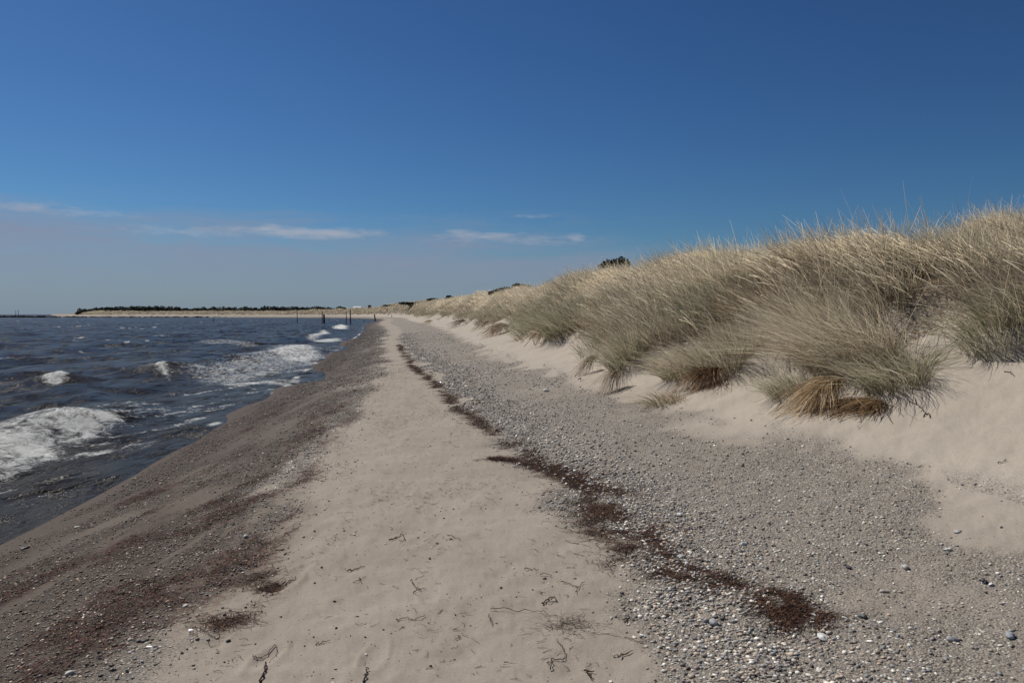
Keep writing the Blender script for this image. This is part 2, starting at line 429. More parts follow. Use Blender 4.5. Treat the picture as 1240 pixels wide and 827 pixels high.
wz = wz + bump_h * (lump * .13 + lump2 * .15 * (.3 + sst(.2, .5, rz)))
WF = gridfaces(*A2.shape)
gz_ = height(WX, WY, False)
keepv = (wz > gz_ - .05) & (WD < 4)
WF = WF[keepv[WF].any(1)]
used = np.unique(WF); remap = np.zeros(len(WX), np.int32); remap[used] = np.arange(len(used))
wm = np.stack([fo, sst(.1, .5, rz), sst(0, 3, off), fo * 0], 1)

m, nt, out = newmat('sea_water'); n = N(nt)
at = n('Attribute', attribute_name='Water'); sep = n('SeparateColor', {0: at.outputs['Color']})
P = n('NewGeometry').outputs['Position']
mp = n('Mapping', {'Vector': P, 'Rotation': (0, 0, R(-20)), 'Scale': (1.0, .45, 1.0)}).outputs[0]
r1 = n('TexNoise', {'Vector': mp, 'Scale': 1.1, 'Detail': 5.0, 'Roughness': .62, 'Distortion': .4}).outputs[0]
r2 = n('TexNoise', {'Vector': mp, 'Scale': 5.0, 'Detail': 5.0, 'Roughness': .65, 'Distortion': .6}).outputs[0]
r3 = n('TexNoise', {'Vector': mp, 'Scale': 24.0, 'Detail': 3.0}).outputs[0]
hh = n.math('ADD', n.math('MULTIPLY', r1, .55), n.math('ADD', n.math('MULTIPLY', r2, .16), n.math('MULTIPLY', r3, .02)))
bm = n('Bump', {'Height': hh, 'Strength': 1.0, 'Distance': .5})
n5 = n('TexNoise', {'Vector': P, 'Scale': .09, 'Detail': 3.0}).outputs[0]
wcol = n.mix(n.rng(n5, .35, .65), (.027, .0245, .0215), (.036, .031, .026))
wcol = n.mix(n.math('MULTIPLY', sep.outputs[1], .6), wcol, (.085, .072, .050))
nz1 = n('TexNoise', {'Vector': mp, 'Scale': 1.7, 'Detail': 6.0, 'Roughness': .7}).outputs['Color']
pert = n('VectorMath', {0: n('VectorMath', {0: nz1, 1: (.5, .5, .5)}, operation='SUBTRACT').outputs[0], 1: (3.0, 3.0, 0)}, operation='MULTIPLY').outputs[0]
nrm = n('VectorMath', {0: n('VectorMath', {0: bm.outputs[0], 1: pert}, operation='ADD').outputs[0]}, operation='NORMALIZE').outputs[0]
wat = n('BsdfPrincipled', {'Base Color': wcol, 'Roughness': .2, 'IOR': 1.33, 'Specular IOR Level': .042, 'Normal': nrm})
f1 = n('TexNoise', {'Vector': mp, 'Scale': 5.5, 'Detail': 8.0, 'Roughness': .78, 'Distortion': 1.2}).outputs[0]
f2 = n('TexNoise', {'Vector': P, 'Scale': 30.0, 'Detail': 4.0, 'Roughness': .7}).outputs[0]
ft = n.math('ADD', n.math('MULTIPLY', f1, .75), n.math('MULTIPLY', f2, .25))
fsel = n.rng(n.math('ADD', sep.outputs[0], n.math('MULTIPLY', n.math('SUBTRACT', ft, .5), 3.4)), .42, .95)
fsel = n.math('MULTIPLY', fsel, n.rng(sep.outputs[0], .02, .3))
fb = n('Bump', {'Height': ft, 'Strength': .8, 'Distance': .12})
fcol = n.mix(n.rng(ft, .4, .65), (.52, .52, .48), (.80, .81, .80))
fm = n('BsdfPrincipled', {'Base Color': fcol, 'Roughness': .85, 'Specular IOR Level': .2, 'Normal': fb.outputs[0]})
mx = n('MixShader', {0: fsel, 1: wat.outputs[0], 2: fm.outputs[0]})
nt.links.new(mx.outputs[0], out.inputs[0])
sea = quadmesh('sea_water', np.stack([WX, WY, wz], 1)[used], remap[WF], m, attrs={'Water': wm[used]})
tag(sea, kind='structure')

# ------------------------------------------------------------------ blades (grass, seaweed strands, twigs)
def blades(root, up, L, W, bend, nseg, c0, c1, taper=.75, curl=None):
    """ribbons from root along up, bent by bend*t^2; returns verts, quads, colours"""
    n_ = len(root)
    t = np.linspace(0, 1, nseg + 1)
    tt = t[None, :, None]
    pos = root[:, None] + L[:, None, None] * (up[:, None] * tt + bend[:, None] * tt ** 2)
    if curl is not None: pos = pos + curl
    tang = up + bend
    rv = rng.normal(size=(n_, 3)); side = np.cross(tang, rv); side /= np.linalg.norm(side, axis=1)[:, None] + 1e-9
    wid = W[:, None] * .5 * (1 - t[None] ** 2 * taper)
    a = pos + side[:, None] * wid[..., None]; b = pos - side[:, None] * wid[..., None]
    V = np.stack([a, b], 2).reshape(n_, -1, 3)
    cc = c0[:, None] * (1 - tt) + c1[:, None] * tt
    C = np.repeat(cc, 2, axis=1)
    i = np.arange(nseg) * 2
    q = np.stack([i, i + 1, i + 3, i + 2], 1)
    Fq = (q[None] + (np.arange(n_) * 2 * (nseg + 1))[:, None, None]).reshape(-1, 4)
    return V.reshape(-1, 3), Fq, C.reshape(-1, 3)

def merge(parts):
    Vs, Fs, Cs = [], [], []; o = 0
    for v, f, c in parts:
        Vs.append(v); Fs.append(f + o); Cs.append(c); o += len(v)
    return np.vstack(Vs), np.vstack(Fs), np.vstack(Cs)

STRAW = np.array((.80, .70, .52)); TAN = np.array((.54, .46, .335)); GREY = np.array((.46, .425, .335))
GREEN = np.array((.22, .25, .145)); PALEG = np.array((.35, .36, .24)); BROWN = np.array((.27, .185, .105)); DARK = np.array((.17, .125, .08)); GOLD = np.array((.46, .32, .17))
WIND = np.array((-.80, -.22, 0))

def tuft(cx, cy, cz, Rr, nb, H, lean, splay, pal, wts, W=.006, nseg=4, droop=.35, hvar=.25, zfun=None):
    """one tussock: blades leaving a clump base, splayed and bent by the wind"""
    k = np.sqrt(rng.random(nb)) * Rr; a = rng.random(nb) * 2 * math.pi
    x = cx + k * np.cos(a); y = cy + k * np.sin(a)
    z = (height(x, y, False) if zfun is None else zfun(x, y)) - .02
    out_ = np.stack([np.cos(a), np.sin(a), 0 * a], 1) * (k / Rr)[:, None]
    up = np.array((0, 0, 1.)) + out_ * splay * rng.uniform(.4, 1.3, nb)[:, None] + rng.normal(size=(nb, 3)) * .10
    up /= np.linalg.norm(up, axis=1)[:, None]
    up = up * .9 + np.array((*lean, 0)) * .12
    L = H * rng.normal(.95, hvar, nb).clip(.35, 1.2)
    bend = np.array((lean[0], lean[1], -droop)) * rng.uniform(.35, 1.15, nb)[:, None] + rng.normal(size=(nb, 3)) * .12 + out_ * .25 * splay
    p = np.array(pal)[rng.choice(len(pal), nb, p=np.array(wts) / sum(wts))]
    br = rng.uniform(.55, 1.3, nb)[:, None]
    return blades(np.stack([x, y, z], 1), up, L, np.full(nb, W) * rng.uniform(.7, 1.3, nb), bend, nseg, (p * .6 + BROWN * .25) * br, (p * .68 + STRAW * .32) * br)  # brown dead sheaths at the base, also darkened to paint shade inside the tussock

# grass covering the dunes: many clumps, one mass
def field(s0, s1, dens, dlo, dhi, bl, W, nseg, H, seed, fov=44):
    r_ = np.random.default_rng(seed)
    area = (s1 - s0) * 16
    ncl = int(dens * area)
    s = r_.uniform(s0, s1, ncl)
    fd, cd = footd(s), crestd(s)
    d = fd + dlo + r_.random(ncl) * (cd + dhi - fd - dlo)
    x, y = along(s, d)
    fdl = fd + (fbm(x * .55, y * .55, 5, 3) - .5) * 1.0
    k = (d > fdl + .25 + r_.random(ncl) * .25) & (np.abs(np.degrees(np.arctan2(x, y))) < fov) & (y > 2)
    # bare blowouts low on the face
    bare = fbm(x * .7, y * .7, 201, 3)
    k &= (bare < .60) | (d > fdl + .9)
    x, y, d, fdl = x[k], y[k], d[k], fdl[k]
    nc = len(x); cnt = r_.poisson(bl, nc).clip(3)
    idx = np.repeat(np.arange(nc), cnt); nb = len(idx)
    Rr = r_.uniform(.14, .34, nc)[idx] * (1 if W < .012 else 2.2)
    q = np.sqrt(r_.random(nb)) * Rr; a = r_.random(nb) * 2 * math.pi
    bx = x[idx] + q * np.cos(a); by = y[idx] + q * np.sin(a); bz = height(bx, by, False) - .03
    o_ = np.stack([np.cos(a), np.sin(a), 0 * a], 1) * (q / Rr)[:, None]
    big = fbm(x * .6, y * .6, 211, 3)
    Hc = (H * (.6 + .8 * big) * r_.uniform(.7, 1.3, nc) * (.6 + .4 * sst(.2, 1.6, d - fdl)))
    Hc = np.minimum(Hc, H * 1.12)[idx]
    ln = .25 + .8 * fbm(x * .8, y * .8, 221, 2)
    tw = (fbm(x * .25, y * .25, 223, 2) - .5) * 2.4 + r_.normal(size=nc) * .45
    lx = WIND[0] * np.cos(tw) - WIND[1] * np.sin(tw); ly = WIND[0] * np.sin(tw) + WIND[1] * np.cos(tw)
    lean = (np.stack([lx, ly, np.full(nc, -.30)], 1) * ln[:, None])[idx]
    up = np.array((0, 0, 1.)) + o_ * .62 * r_.uniform(.3, 1.3, nb)[:, None] + r_.normal(size=(nb, 3)) * .20
    up /= np.linalg.norm(up, axis=1)[:, None]; up[:, :2] += lean[:, :2] * .15
    bend = lean * r_.uniform(.15, 1.1, nb)[:, None] + r_.normal(size=(nb, 3)) * .20
    # kind of clump: straw on the crest, greyer and greener low on the face, some dead and brown
    hi = sst(.25, 1.0, (d - fdl) / np.maximum(crestd(0) * 0 + 3.2, .5))
    gnoise = fbm(x * .45, y * .45, 231, 3); bn = fbm(x * .5 + 50, y * .5, 233, 3)
    wS = .15 + 2.0 * hi ** 1.5; wT = np.full(nc, .6); wG = np.full(nc, .8) * (1.3 - .8 * hi); wE = 1.6 * sst(.47, .64, gnoise) * (1.2 - hi) + .12; wP = .4 * sst(.46, .66, gnoise); wB = 1.3 * sst(.46, .62, bn) * (1.2 - .75 * hi) + .15
    Wt = np.stack([wS, wT, wG, wE, wP, wB], 1) * np.exp(r_.normal(size=(nc, 6)) * .85); Wt = np.cumsum(Wt / Wt.sum(1)[:, None], 1)
    pal = np.array([STRAW, TAN, GREY, GREEN, PALEG, BROWN])
    c = pal[(r_.random(nb)[:, None] > Wt[idx]).sum(1).clip(0, 5)]
    br = r_.uniform(.5, 1.3, nb)[:, None] * r_.uniform(.85, 1.12, nc)[idx][:, None]
    return blades(np.stack([bx, by, bz], 1), up, Hc * r_.normal(1, .18, nb).clip(.4, 1.22), W * r_.uniform(.7, 1.3, nb), bend, nseg, (c * .42 + BROWN * .36) * br, (c * (.80 - .5 * hi[idx])[:, None] + STRAW * (.20 + .5 * hi[idx])[:, None]) * br * (1.04 + .24 * hi[idx])[:, None])  # bases browned as dead sheaths and darkened, painting shade between clumps; crest tips lightened

sY = lambda y: float(S_of_Y(y))
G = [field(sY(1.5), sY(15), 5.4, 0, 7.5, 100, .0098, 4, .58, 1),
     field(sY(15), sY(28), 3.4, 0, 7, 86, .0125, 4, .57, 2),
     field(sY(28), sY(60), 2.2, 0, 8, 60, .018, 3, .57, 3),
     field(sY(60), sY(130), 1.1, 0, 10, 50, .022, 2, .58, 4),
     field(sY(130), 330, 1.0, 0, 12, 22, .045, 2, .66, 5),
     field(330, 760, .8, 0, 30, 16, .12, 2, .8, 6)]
# second rise behind the front dune
def patch(cx, cy, sx, sy, ncl, bl, H, W, pal, wts):
    out_ = []
    for i in range(ncl):
        x, y = rng.normal(cx, sx), rng.normal(cy, sy)
        out_.append(tuft(x, y, 0, rng.uniform(.15, .35), bl, H * rng.uniform(.8, 1.2), (WIND[0] * rng.uniform(.5, 1.1), WIND[1] + rng.normal() * .2), .5, pal, wts, W, 3))
    return merge(out_)
def stalks(n_, s0, s1, H, W, seed):
    """pale flowering stalks standing a little above the leaves"""
    r_ = np.random.default_rng(seed)
    s = r_.uniform(s0, s1, n_); fd, cd = footd(s), crestd(s)
    d = fd + .8 + (cd + 3.5 - fd - .8) * r_.random(n_) ** .8
    x, y = along(s, d)
    k = (np.abs(np.degrees(np.arctan2(x, y))) < 42) & (y > 2) & (r_.random(n_) < sst(.32, .55, fbm(x * 1.1, y * 1.1, 241, 3)) * (.15 + .85 * sst(1.0, 3.0, d - fd)))
    x, y = x[k], y[k]; m_ = len(x)
    up = np.array((0, 0, 1.)) + r_.normal(size=(m_, 3)) * .16 + WIND * .25
    up[:, 2] = .95
    bend = WIND * r_.uniform(.3, 1.0, m_)[:, None] + np.array((0, 0, -.25)) + r_.normal(size=(m_, 3)) * .1
    c = STRAW * r_.uniform(.8, 1.25, m_)[:, None]
    return blades(np.stack([x, y, height(x, y, False)], 1), up, H * r_.normal(.96, .13, m_).clip(.5, 1.06), np.full(m_, W), bend, 5, c * .75, c * 1.18, -.3)
def thatch(n_, s0, s1, L, W, seed):
    """flattened dead leaves lying between the clumps"""
    r_ = np.random.default_rng(seed)
    s = r_.uniform(s0, s1, n_); fd, cd = footd(s), crestd(s)
    d = fd - .2 + (cd + 2 - fd) * r_.random(n_)
    x, y = along(s, d)
    fdl = fd + (fbm(x * .55, y * .55, 5, 3) - .5) * 1.0
    k = (np.abs(np.degrees(np.arctan2(x, y))) < 42) & (y > 2) & (d > fdl + .1 + .5 * r_.random(n_)) & (r_.random(n_) < .3 + .7 * sst(.35, .55, fbm(x * 1.6, y * 1.6, 251, 3)))
    x, y = x[k], y[k]; m_ = len(x)
    a = r_.random(m_) * 6.283
    up = np.stack([np.cos(a), np.sin(a), r_.uniform(.1, .8, m_)], 1) + WIND * .4
    bend = np.array((0, 0, -.45)) + r_.normal(size=(m_, 3)) * .2
    c = np.array([BROWN, DARK, TAN, GREY, GOLD])[r_.choice(5, m_, p=[.32, .28, .2, .14, .06])] * r_.uniform(.5, 1.2, m_)[:, None]
    return blades(np.stack([x, y, height(x, y, False)], 1), up, L * r_.uniform(.6, 1.3, m_), np.full(m_, W), bend, 3, c, c)
G += [stalks(42000, sY(2), sY(16), .49, .0060, 21), stalks(40000, sY(16), sY(34), .49, .0075, 22), stalks(26000, sY(34), sY(75), .53, .014, 23), stalks(14000, sY(75), sY(150), .62, .026, 24)]
G += [thatch(42000, sY(2), sY(16), .26, .007, 31), thatch(30000, sY(16), sY(34), .28, .010, 32)]
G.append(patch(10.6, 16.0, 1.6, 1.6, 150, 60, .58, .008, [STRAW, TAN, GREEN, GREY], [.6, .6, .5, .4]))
print('grass verts', sum(len(g[0]) for g in G))
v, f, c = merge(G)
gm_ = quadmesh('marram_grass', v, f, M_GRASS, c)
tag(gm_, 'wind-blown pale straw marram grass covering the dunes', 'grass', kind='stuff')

def thing_mesh(name, parts, mat, loc, label, cat, group=None, tris=False):
    v, f, c = merge(parts) if isinstance(parts, list) else parts
    loc = np.array(loc, float)
    o = quadmesh(name, v - loc, f, mat, c); o.location = loc
    return tag(o, label, cat, group)

def gz(x, y): return float(height(np.array([x]), np.array([y]), False)[0])
def at_px(px, py):
    x, y = hit([px], [py]); return float(x[0]), float(y[0])

TUFTS = [  # px, py of the base, radius, blades, height, lean, splay, palette, weights, label
    (1035, 447, .42, 1500, .95, (-.80, -.25), .6, [TAN, GREY, STRAW, DARK], [1, .8, .5, .3], 'big arching tan grass tussock combed over to the left at the dune foot'),
    (985, 405, .38, 1100, .8, (-.5, -.2), .6, [TAN, STRAW, GREY], [1, .6, .5], 'tall straw tussock rising behind the big arching one'),
    (1085, 468, .30, 620, .50, (-.75, -.40), .55, [GREEN, PALEG, TAN, GREY], [1, .5, .8, .6], 'green grass tussock spilling onto the bare sand slope right of the arching one'),
    (1110, 448, .13, 120, .55, (.25, -.1), .8, [GREEN, PALEG], [1, .6], 'thin sparse green sprig standing alone on the sand slope'),
    (1212, 396, .34, 800, .50, (-.45, -.15), .7, [GREEN, PALEG, TAN], [.8, .9, .5], 'green tussock hanging over the top edge of the sand slope'),
    (958, 476, .24, 380, .40, (-.7, -.45), .5, [PALEG, GREEN, TAN], [1, .6, .5], 'pale green low tussock just above the golden hanging clump'),
    (880, 447, .36, 1000, .80, (-.45, -.3), .6, [GREY, TAN, DARK, GREEN], [1, .8, .6, .4], 'dark-footed grey tussock left of the arching one'),
    (830, 455, .30, 600, .62, (-.6, -.4), .7, [TAN, GREEN, BROWN], [1, .8, .5], 'brown and green tussock at the lip of the sand bank'),
    (763, 432, .34, 800, .75, (-.4, -.2), .6, [GREEN, TAN, PALEG], [1, .8, .5], 'bushy olive green tussock on the middle of the dune foot'),
    (690, 398, .55, 900, .95, (-.4, -.1), .6, [PALEG, GREEN, TAN], [1, .7, .4], 'blue-green spiky tussock low on the slope where the bank turns away'),
    (648, 394, .60, 800, .70, (-.4, -.1), .8, [PALEG, GREEN], [1, .5], 'pale green low tussock farthest along the sand bank'),
]
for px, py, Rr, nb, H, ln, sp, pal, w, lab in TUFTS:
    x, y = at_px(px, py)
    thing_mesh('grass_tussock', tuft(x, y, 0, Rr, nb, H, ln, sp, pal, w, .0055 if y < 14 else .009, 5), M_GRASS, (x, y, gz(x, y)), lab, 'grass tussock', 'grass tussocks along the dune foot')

def hang(px, py, n_, L, dirv, c0, c1, spread, W=.006, lift=.25):
    """dead grass hanging down the bank from one root"""
    x, y = at_px(px, py)
    z = gz(x, y) + lift
    d = np.array((*dirv, 0.)); d /= np.linalg.norm(d)
    pr_ = np.array((-d[1], d[0], 0))
    lat = rng.normal(size=n_)
    root = np.array((x, y, z)) + lat[:, None] * pr_ * spread * .35 + rng.normal(size=(n_, 3)) * .02
    up = d * .75 + pr_ * (lat * .10)[:, None] + np.array((0, 0, .06)) + rng.normal(size=(n_, 3)) * .07
    bend = np.array((0, 0, -1.)) * (lift * 1.0 / L + .22) + pr_ * (lat * .18)[:, None] + rng.normal(size=(n_, 3)) * .12
    p = c0 * (1 - rng.random(n_)[:, None]) + c1 * rng.random(n_)[:, None]
    br = rng.uniform(.7, 1.25, n_)[:, None]
    LL = L * rng.normal(.92, .28, n_).clip(.3, 1.35)
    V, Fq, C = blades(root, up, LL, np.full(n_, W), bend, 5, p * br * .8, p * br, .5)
    g = height(V[:, 0], V[:, 1], False) + .012
    V[:, 2] = np.maximum(V[:, 2], g + rng.random(len(V)) * .02)
    return (V, Fq, C), (x, y, gz(x, y))

HANGS = [
    (1010, 484, 620, .54, (-.95, -.50), GOLD, np.array((.58, .46, .30)), .16, .20, 'golden brown clump of dead grass hanging over the sand bank'),
    (866, 462, 380, .50, (-.8, -.6), BROWN, np.array((.34, .19, .10)), .2, .18, 'reddish brown dead grass trailing down the bank toward the small green sprig'),
    (1060, 492, 280, .40, (-.8, -.3), np.array((.34, .22, .11)), BROWN, .26, .04, 'rust brown roots and dead stems lying under the green tussock'),
    (748, 470, 150, .40, (-.5, -.8), BROWN, TAN, .2, .25, 'brown dead grass fringe at the lowest lip of the bank'),
    (722, 448, 110, .45, (-.8, -.6), BROWN, DARK, .15, .25, 'dark brown dead wisp left of the lowest lip of the bank'),
    (612, 402, 170, .95, (-.9, -.5), np.array((.24, .13, .08)), TAN, .5, .3, 'red-brown dead clump sliding down the far sand bank'),
    (592, 396, 100, .9, (-.9, -.5), BROWN, TAN, .4, .3, 'light brown dead wisp up the bank from the red-brown clump'),
    (562, 393, 90, 1.2, (-.9, -.5), BROWN, DARK, .4, .3, 'slanting brown dead wisp midway along the far sand bank'),
    (523, 391, 90, 1.4, (-.9, -.5), BROWN, TAN, .5, .3, 'small brown dead wisp farthest along the sand bank'),
    (668, 404, 120, .6, (-.8, -.6), np.array((.28, .16, .10)), BROWN, .4, .25, 'reddish dead clump below the blue-green tussock'),
]
for px, py, n_, L, dv, c0, c1, sp, lf, lab in HANGS:
    prt, loc = hang(px, py, n_, L, dv, c0, c1, sp, .006 if py > 430 else .018, lf)
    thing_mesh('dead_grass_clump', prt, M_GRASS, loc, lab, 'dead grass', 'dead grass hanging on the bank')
x, y = at_px(800, 489)
thing_mesh('grass_sprig', [tuft(x, y, 0, .16, 130, .26, (-.7, -.1), 1.2, [GREEN, BROWN, GOLD], [1, .7, .4], .006, 4), tuft(x + .2, y, 0, .12, 90, .22, (-.7, -.1), 1.2, [BROWN, GOLD], [1, .7], .006, 4)],
           M_GRASS, (x, y, gz(x, y)), 'small low green and rust sprig growing at the edge of the shingle', 'grass sprig')

# ------------------------------------------------------------------ pebbles
def ico(sub):
    p = (1 + 5 ** .5) / 2
    V = [(-1, p, 0), (1, p, 0), (-1, -p, 0), (1, -p, 0), (0, -1, p), (0, 1, p), (0, -1, -p), (0, 1, -p), (p, 0, -1), (p, 0, 1), (-p, 0, -1), (-p, 0, 1)]
    Fc = [(0, 11, 5), (0, 5, 1), (0, 1, 7), (0, 7, 10), (0, 10, 11), (1, 5, 9), (5, 11, 4), (11, 10, 2), (10, 7, 6), (7, 1, 8), (3, 9, 4), (3, 4, 2), (3, 2, 6), (3, 6, 8), (3, 8, 9), (4, 9, 5), (2, 4, 11), (6, 2, 10), (8, 6, 7), (9, 8, 1)]
    V = [np.array(v, float) / np.linalg.norm(v) for v in V]
    for _ in range(sub):
        mid = {}; F2 = []
        def mp_(a, b):
            k = (min(a, b), max(a, b))
            if k not in mid:
                v = V[a] + V[b]; V.append(v / np.linalg.norm(v)); mid[k] = len(V) - 1
            return mid[k]
        for a, b, c in Fc:
            ab, bc, ca = mp_(a, b), mp_(b, c), mp_(c, a)
            F2 += [(a, ab, ca), (b, bc, ab), (c, ca, bc), (ab, bc, ca)]
        Fc = F2
    return np.array(V), np.array(Fc)

PEBC = np.array([(.27, .265, .26), (.18, .168, .155), (.36, .32, .27), (.40, .32, .25), (.065, .06, .056), (.66, .63, .57), (.32, .255, .215), (.245, .25, .26), (.46, .41, .35)]) * np.array((1.17, 1.15, 1.11))
PEBW = np.array([.17, .14, .14, .09, .09, .19, .05, .09, .04]); PEBW /= PEBW.sum()

def pebbles(x, y, size, sub=0, sink=.25, cols=None):
    n_ = len(x); B, Fc = ico(sub)
    ax = size[:, None] * np.stack([rng.uniform(.8, 1.35, n_), rng.uniform(.6, 1.0, n_), rng.uniform(.22, .65, n_)], 1) * .5
    V = B[None] * ax[:, None] * (1 + rng.normal(size=(n_, len(B), 1)) * .14)
    t1 = rng.normal(size=n_) * .25; a = rng.random(n_) * 2 * math.pi
    z2 = V[..., 2] * np.cos(t1)[:, None] + V[..., 0] * np.sin(t1)[:, None]
    x2 = V[..., 0] * np.cos(t1)[:, None] - V[..., 2] * np.sin(t1)[:, None]
    ca, sa = np.cos(a)[:, None], np.sin(a)[:, None]
    X = x2 * ca - V[..., 1] * sa; Yv = x2 * sa + V[..., 1] * ca
    zz = height(x, y)
    V = np.stack([X + x[:, None], Yv + y[:, None], z2 + (zz + ax[:, 2] * (1 - 2 * sink))[:, None]], -1).reshape(-1, 3)
    Fq = (Fc[None] + (np.arange(n_) * len(B))[:, None, None]).reshape(-1, 3)
    if cols is None: cols = PEBC[rng.choice(len(PEBC), n_, p=PEBW)] * rng.uniform(.75, 1.25, n_)[:, None]
    return V, Fq, np.repeat(cols, len(B), 0)

def scatter(n_, s0, s1, dlo, dhi, gate, smin, smax):
    s = sY(s0) + (sY(s1) - sY(s0)) * rng.random(n_) ** 1.0
    lo, hi = dlo(s), dhi(s)
    d = lo + (hi - lo) * rng.random(n_)
    x, y = along(s, d)
    wv, g, wd, dn, _dr = masks(x, y, d, s)
    k = (rng.random(n_) < gate(g, d, s)) & (np.abs(np.degrees(np.arctan2(x, y))) < 39)
    x, y, d, s = x[k], y[k], d[k], s[k]
    size = smin + (smax - smin) * rng.random(len(x)) ** 4.5
    return x, y, d, s, size, wv[k]

PB = []
edge = lambda d, s: np.exp(-((d - pebL(s) - .35) / .45) ** 2)
for n_, a, b, smin, smax in ((120000, 2.6, 6.5, .0042, .025), (60000, 6.5, 12, .006, .034), (36000, 12, 26, .010, .055), (20000, 26, 60, .02, .08)):
    x, y, d, s, sz, w_ = scatter(n_, a, b, lambda s: pebL(s) - .5, lambda s: pebR(s) + .4, lambda g, d, s: np.clip(g * .24 + edge(d, s) * g * .75 + .006, 0, 1), smin, smax)
    sz = sz * (1 + .30 * edge(d, s))
    PB.append(pebbles(x, y, sz))
for n_, a, b, smin, smax in ((75000, 3.0, 8, .0045, .026), (44000, 8, 16, .006, .034), (26000, 16, 40, .015, .05), (8000, 40, 90, .04, .1)):
    x, y, d, s, sz, w_ = scatter(n_, a, b, lambda s: s * 0 + .02, lambda s: s * 0 + 2.9, lambda g, d, s: np.clip(g * .75 + .05, 0, 1), smin, smax)
    cl = PEBC[rng.choice(len(PEBC), len(x), p=PEBW)] * rng.uniform(.7, 1.2, len(x))[:, None] * (1 - w_[:, None] * np.array((.50, .59, .66))) * np.where(rng.random(len(x)) < .09, 2.4, .95)[:, None]
    PB.append(pebbles(x, y, sz, cols=cl))
# few stray pebbles on the bare sand
x, y, d, s, sz, w_ = scatter(7500, 2.8, 22, lambda s: s * 0 + 2.3, lambda s: pebL(s), lambda g, d, s: .15 + .6 * sst(.45, .65, fbm(s * 1.4, d * 1.8, 331, 3)), 0.007, .024)
PB.append(pebbles(x, y, sz, cols=PEBC[rng.choice([1, 4, 4, 4, 6, 5, 3], len(x))] * .9))
v, f, c = merge(PB); print('pebble tris', len(f))
o = quadmesh('shingle_gravel', v, f, M_PEB, c)
tag(o, 'mixed grey, brown and white shingle strewn along the beach', 'gravel', kind='stuff')

STONES = [  # px, py, size m, colour, label
    (825, 675, .055, (.50, .47, .43), 'pale grey stone lying in the middle of the dark seaweed heap'),
    (811, 713, .035, (.66, .65, .62), 'white stone in the shingle just below the dark seaweed heap'),
    (784, 737, .042, (.66, .60, .50), 'cream stone at the boundary of sand and shingle'),
    (777, 769, .026, (.78, .77, .75), 'bright white pebble on the sand beside the end of the pale straw'),
    (826, 733, .034, (.55, .55, .56), 'pale grey stone in the shingle right of the cream stone'),
    (863, 755, .050, (.40, .41, .42), 'blue-grey stone in the shingle below the seaweed line'),
    (901, 660, .055, (.80, .79, .77), 'long bright white shell fragment on the shingle above the seaweed line'),
    (996, 773, .058, (.72, .71, .68), 'white oval stone in the shingle below the last seaweed tuft'),
    (926, 723, .036, (.66, .60, .50), 'cream stone touching the seaweed tuft'),
    (1160, 645, .050, (.66, .65, .62), 'pale stone near the shingle edge under the sand slope'),
    (1148, 666, .048, (.72, .70, .66), 'cream white stone in the shingle, second below the sand slope'),
    (1096, 688, .052, (.50, .48, .44), 'flat light grey stone half way up the right shingle'),
    (1200, 708, .034, (.80, .79, .78), 'white stone beside a dark one at the right of the shingle'),
    (1192, 705, .045, (.06, .06, .075), 'dark stone touching a white one at the right of the shingle'),
    (1045, 747, .052, (.13, .14, .13), 'dark green-grey round stone right of the seaweed tufts'),
    (1027, 687, .045, (.05, .045, .06), 'black purple stone standing in the shingle above the seaweed tufts'),
    (944, 607, .040, (.76, .74, .70), 'white shell on the upper shingle below the golden grass clump'),
    (823, 624, .050, (.70, .69, .67), 'white stone on the shingle above the middle of the seaweed line'),
    (745, 592, .060, (.66, .62, .52), 'cream stones edge piece on the right flank of the seaweed line'),
    (1223, 771, .055, (.33, .34, .37), 'bluish oblong stone at the lower right of the shingle'),
    (1154, 775, .050, (.36, .36, .35), 'grey oval stone low in the right shingle'),
    (1071, 717, .045, (.58, .53, .45), 'buff stone between the dark green-grey and the black purple stones'),
    (85, 816, .048, (.62, .58, .50), 'cream shell lying on the wet sand at the lower left'),
    (93, 639, .050, (.62, .58, .52), 'pale shell on the wet foreshore nearest to the sea'),
    (31, 664, .075, (.10, .09, .085), 'dark weedy stone at the very edge of the sea'),
    (297, 651, .050, (.70, .68, .64), 'white stone on the pebble ridge of the foreshore'),
    (224, 734, .040, (.64, .61, .56), 'pale stone amid the nearest patch of foreshore pebbles'),
    (378, 542, .070, (.68, .64, .58), 'white shell at the inner edge of the foreshore pebbles'),
    (662, 474, .11, (.70, .69, .66), 'white stone on the upper shingle near the sand bank'),
    (405, 728, .022, (.05, .045, .04), 'small black pebble on the bare sand left of the twigs'),
]
B2, F2 = ico(2)
for px, py, sz, cl, lab in STONES:
    x, y = at_px(px, py)
    lo = np.array([sz * rng.uniform(.95, 1.25), sz * rng.uniform(.6, .85), sz * rng.uniform(.35, .6)]) * .42
    nz = 1 + .2 * np.sin(B2 @ rng.normal(size=3) * 3 + rng.random() * 6) + .06 * np.sin(B2 @ rng.normal(size=3) * 6)
    V = B2 * nz[:, None] * lo
    o = quadmesh('stone', V, F2, M_PEB, np.tile(np.array(cl) * .82, (len(V), 1)))
    o.location = (x, y, gz(x, y) + lo[2] * .6); o.rotation_euler = (rng.normal() * .15, rng.normal() * .15, rng.random() * 6)
    tag(o, lab, 'stone', 'single stones on the beach')

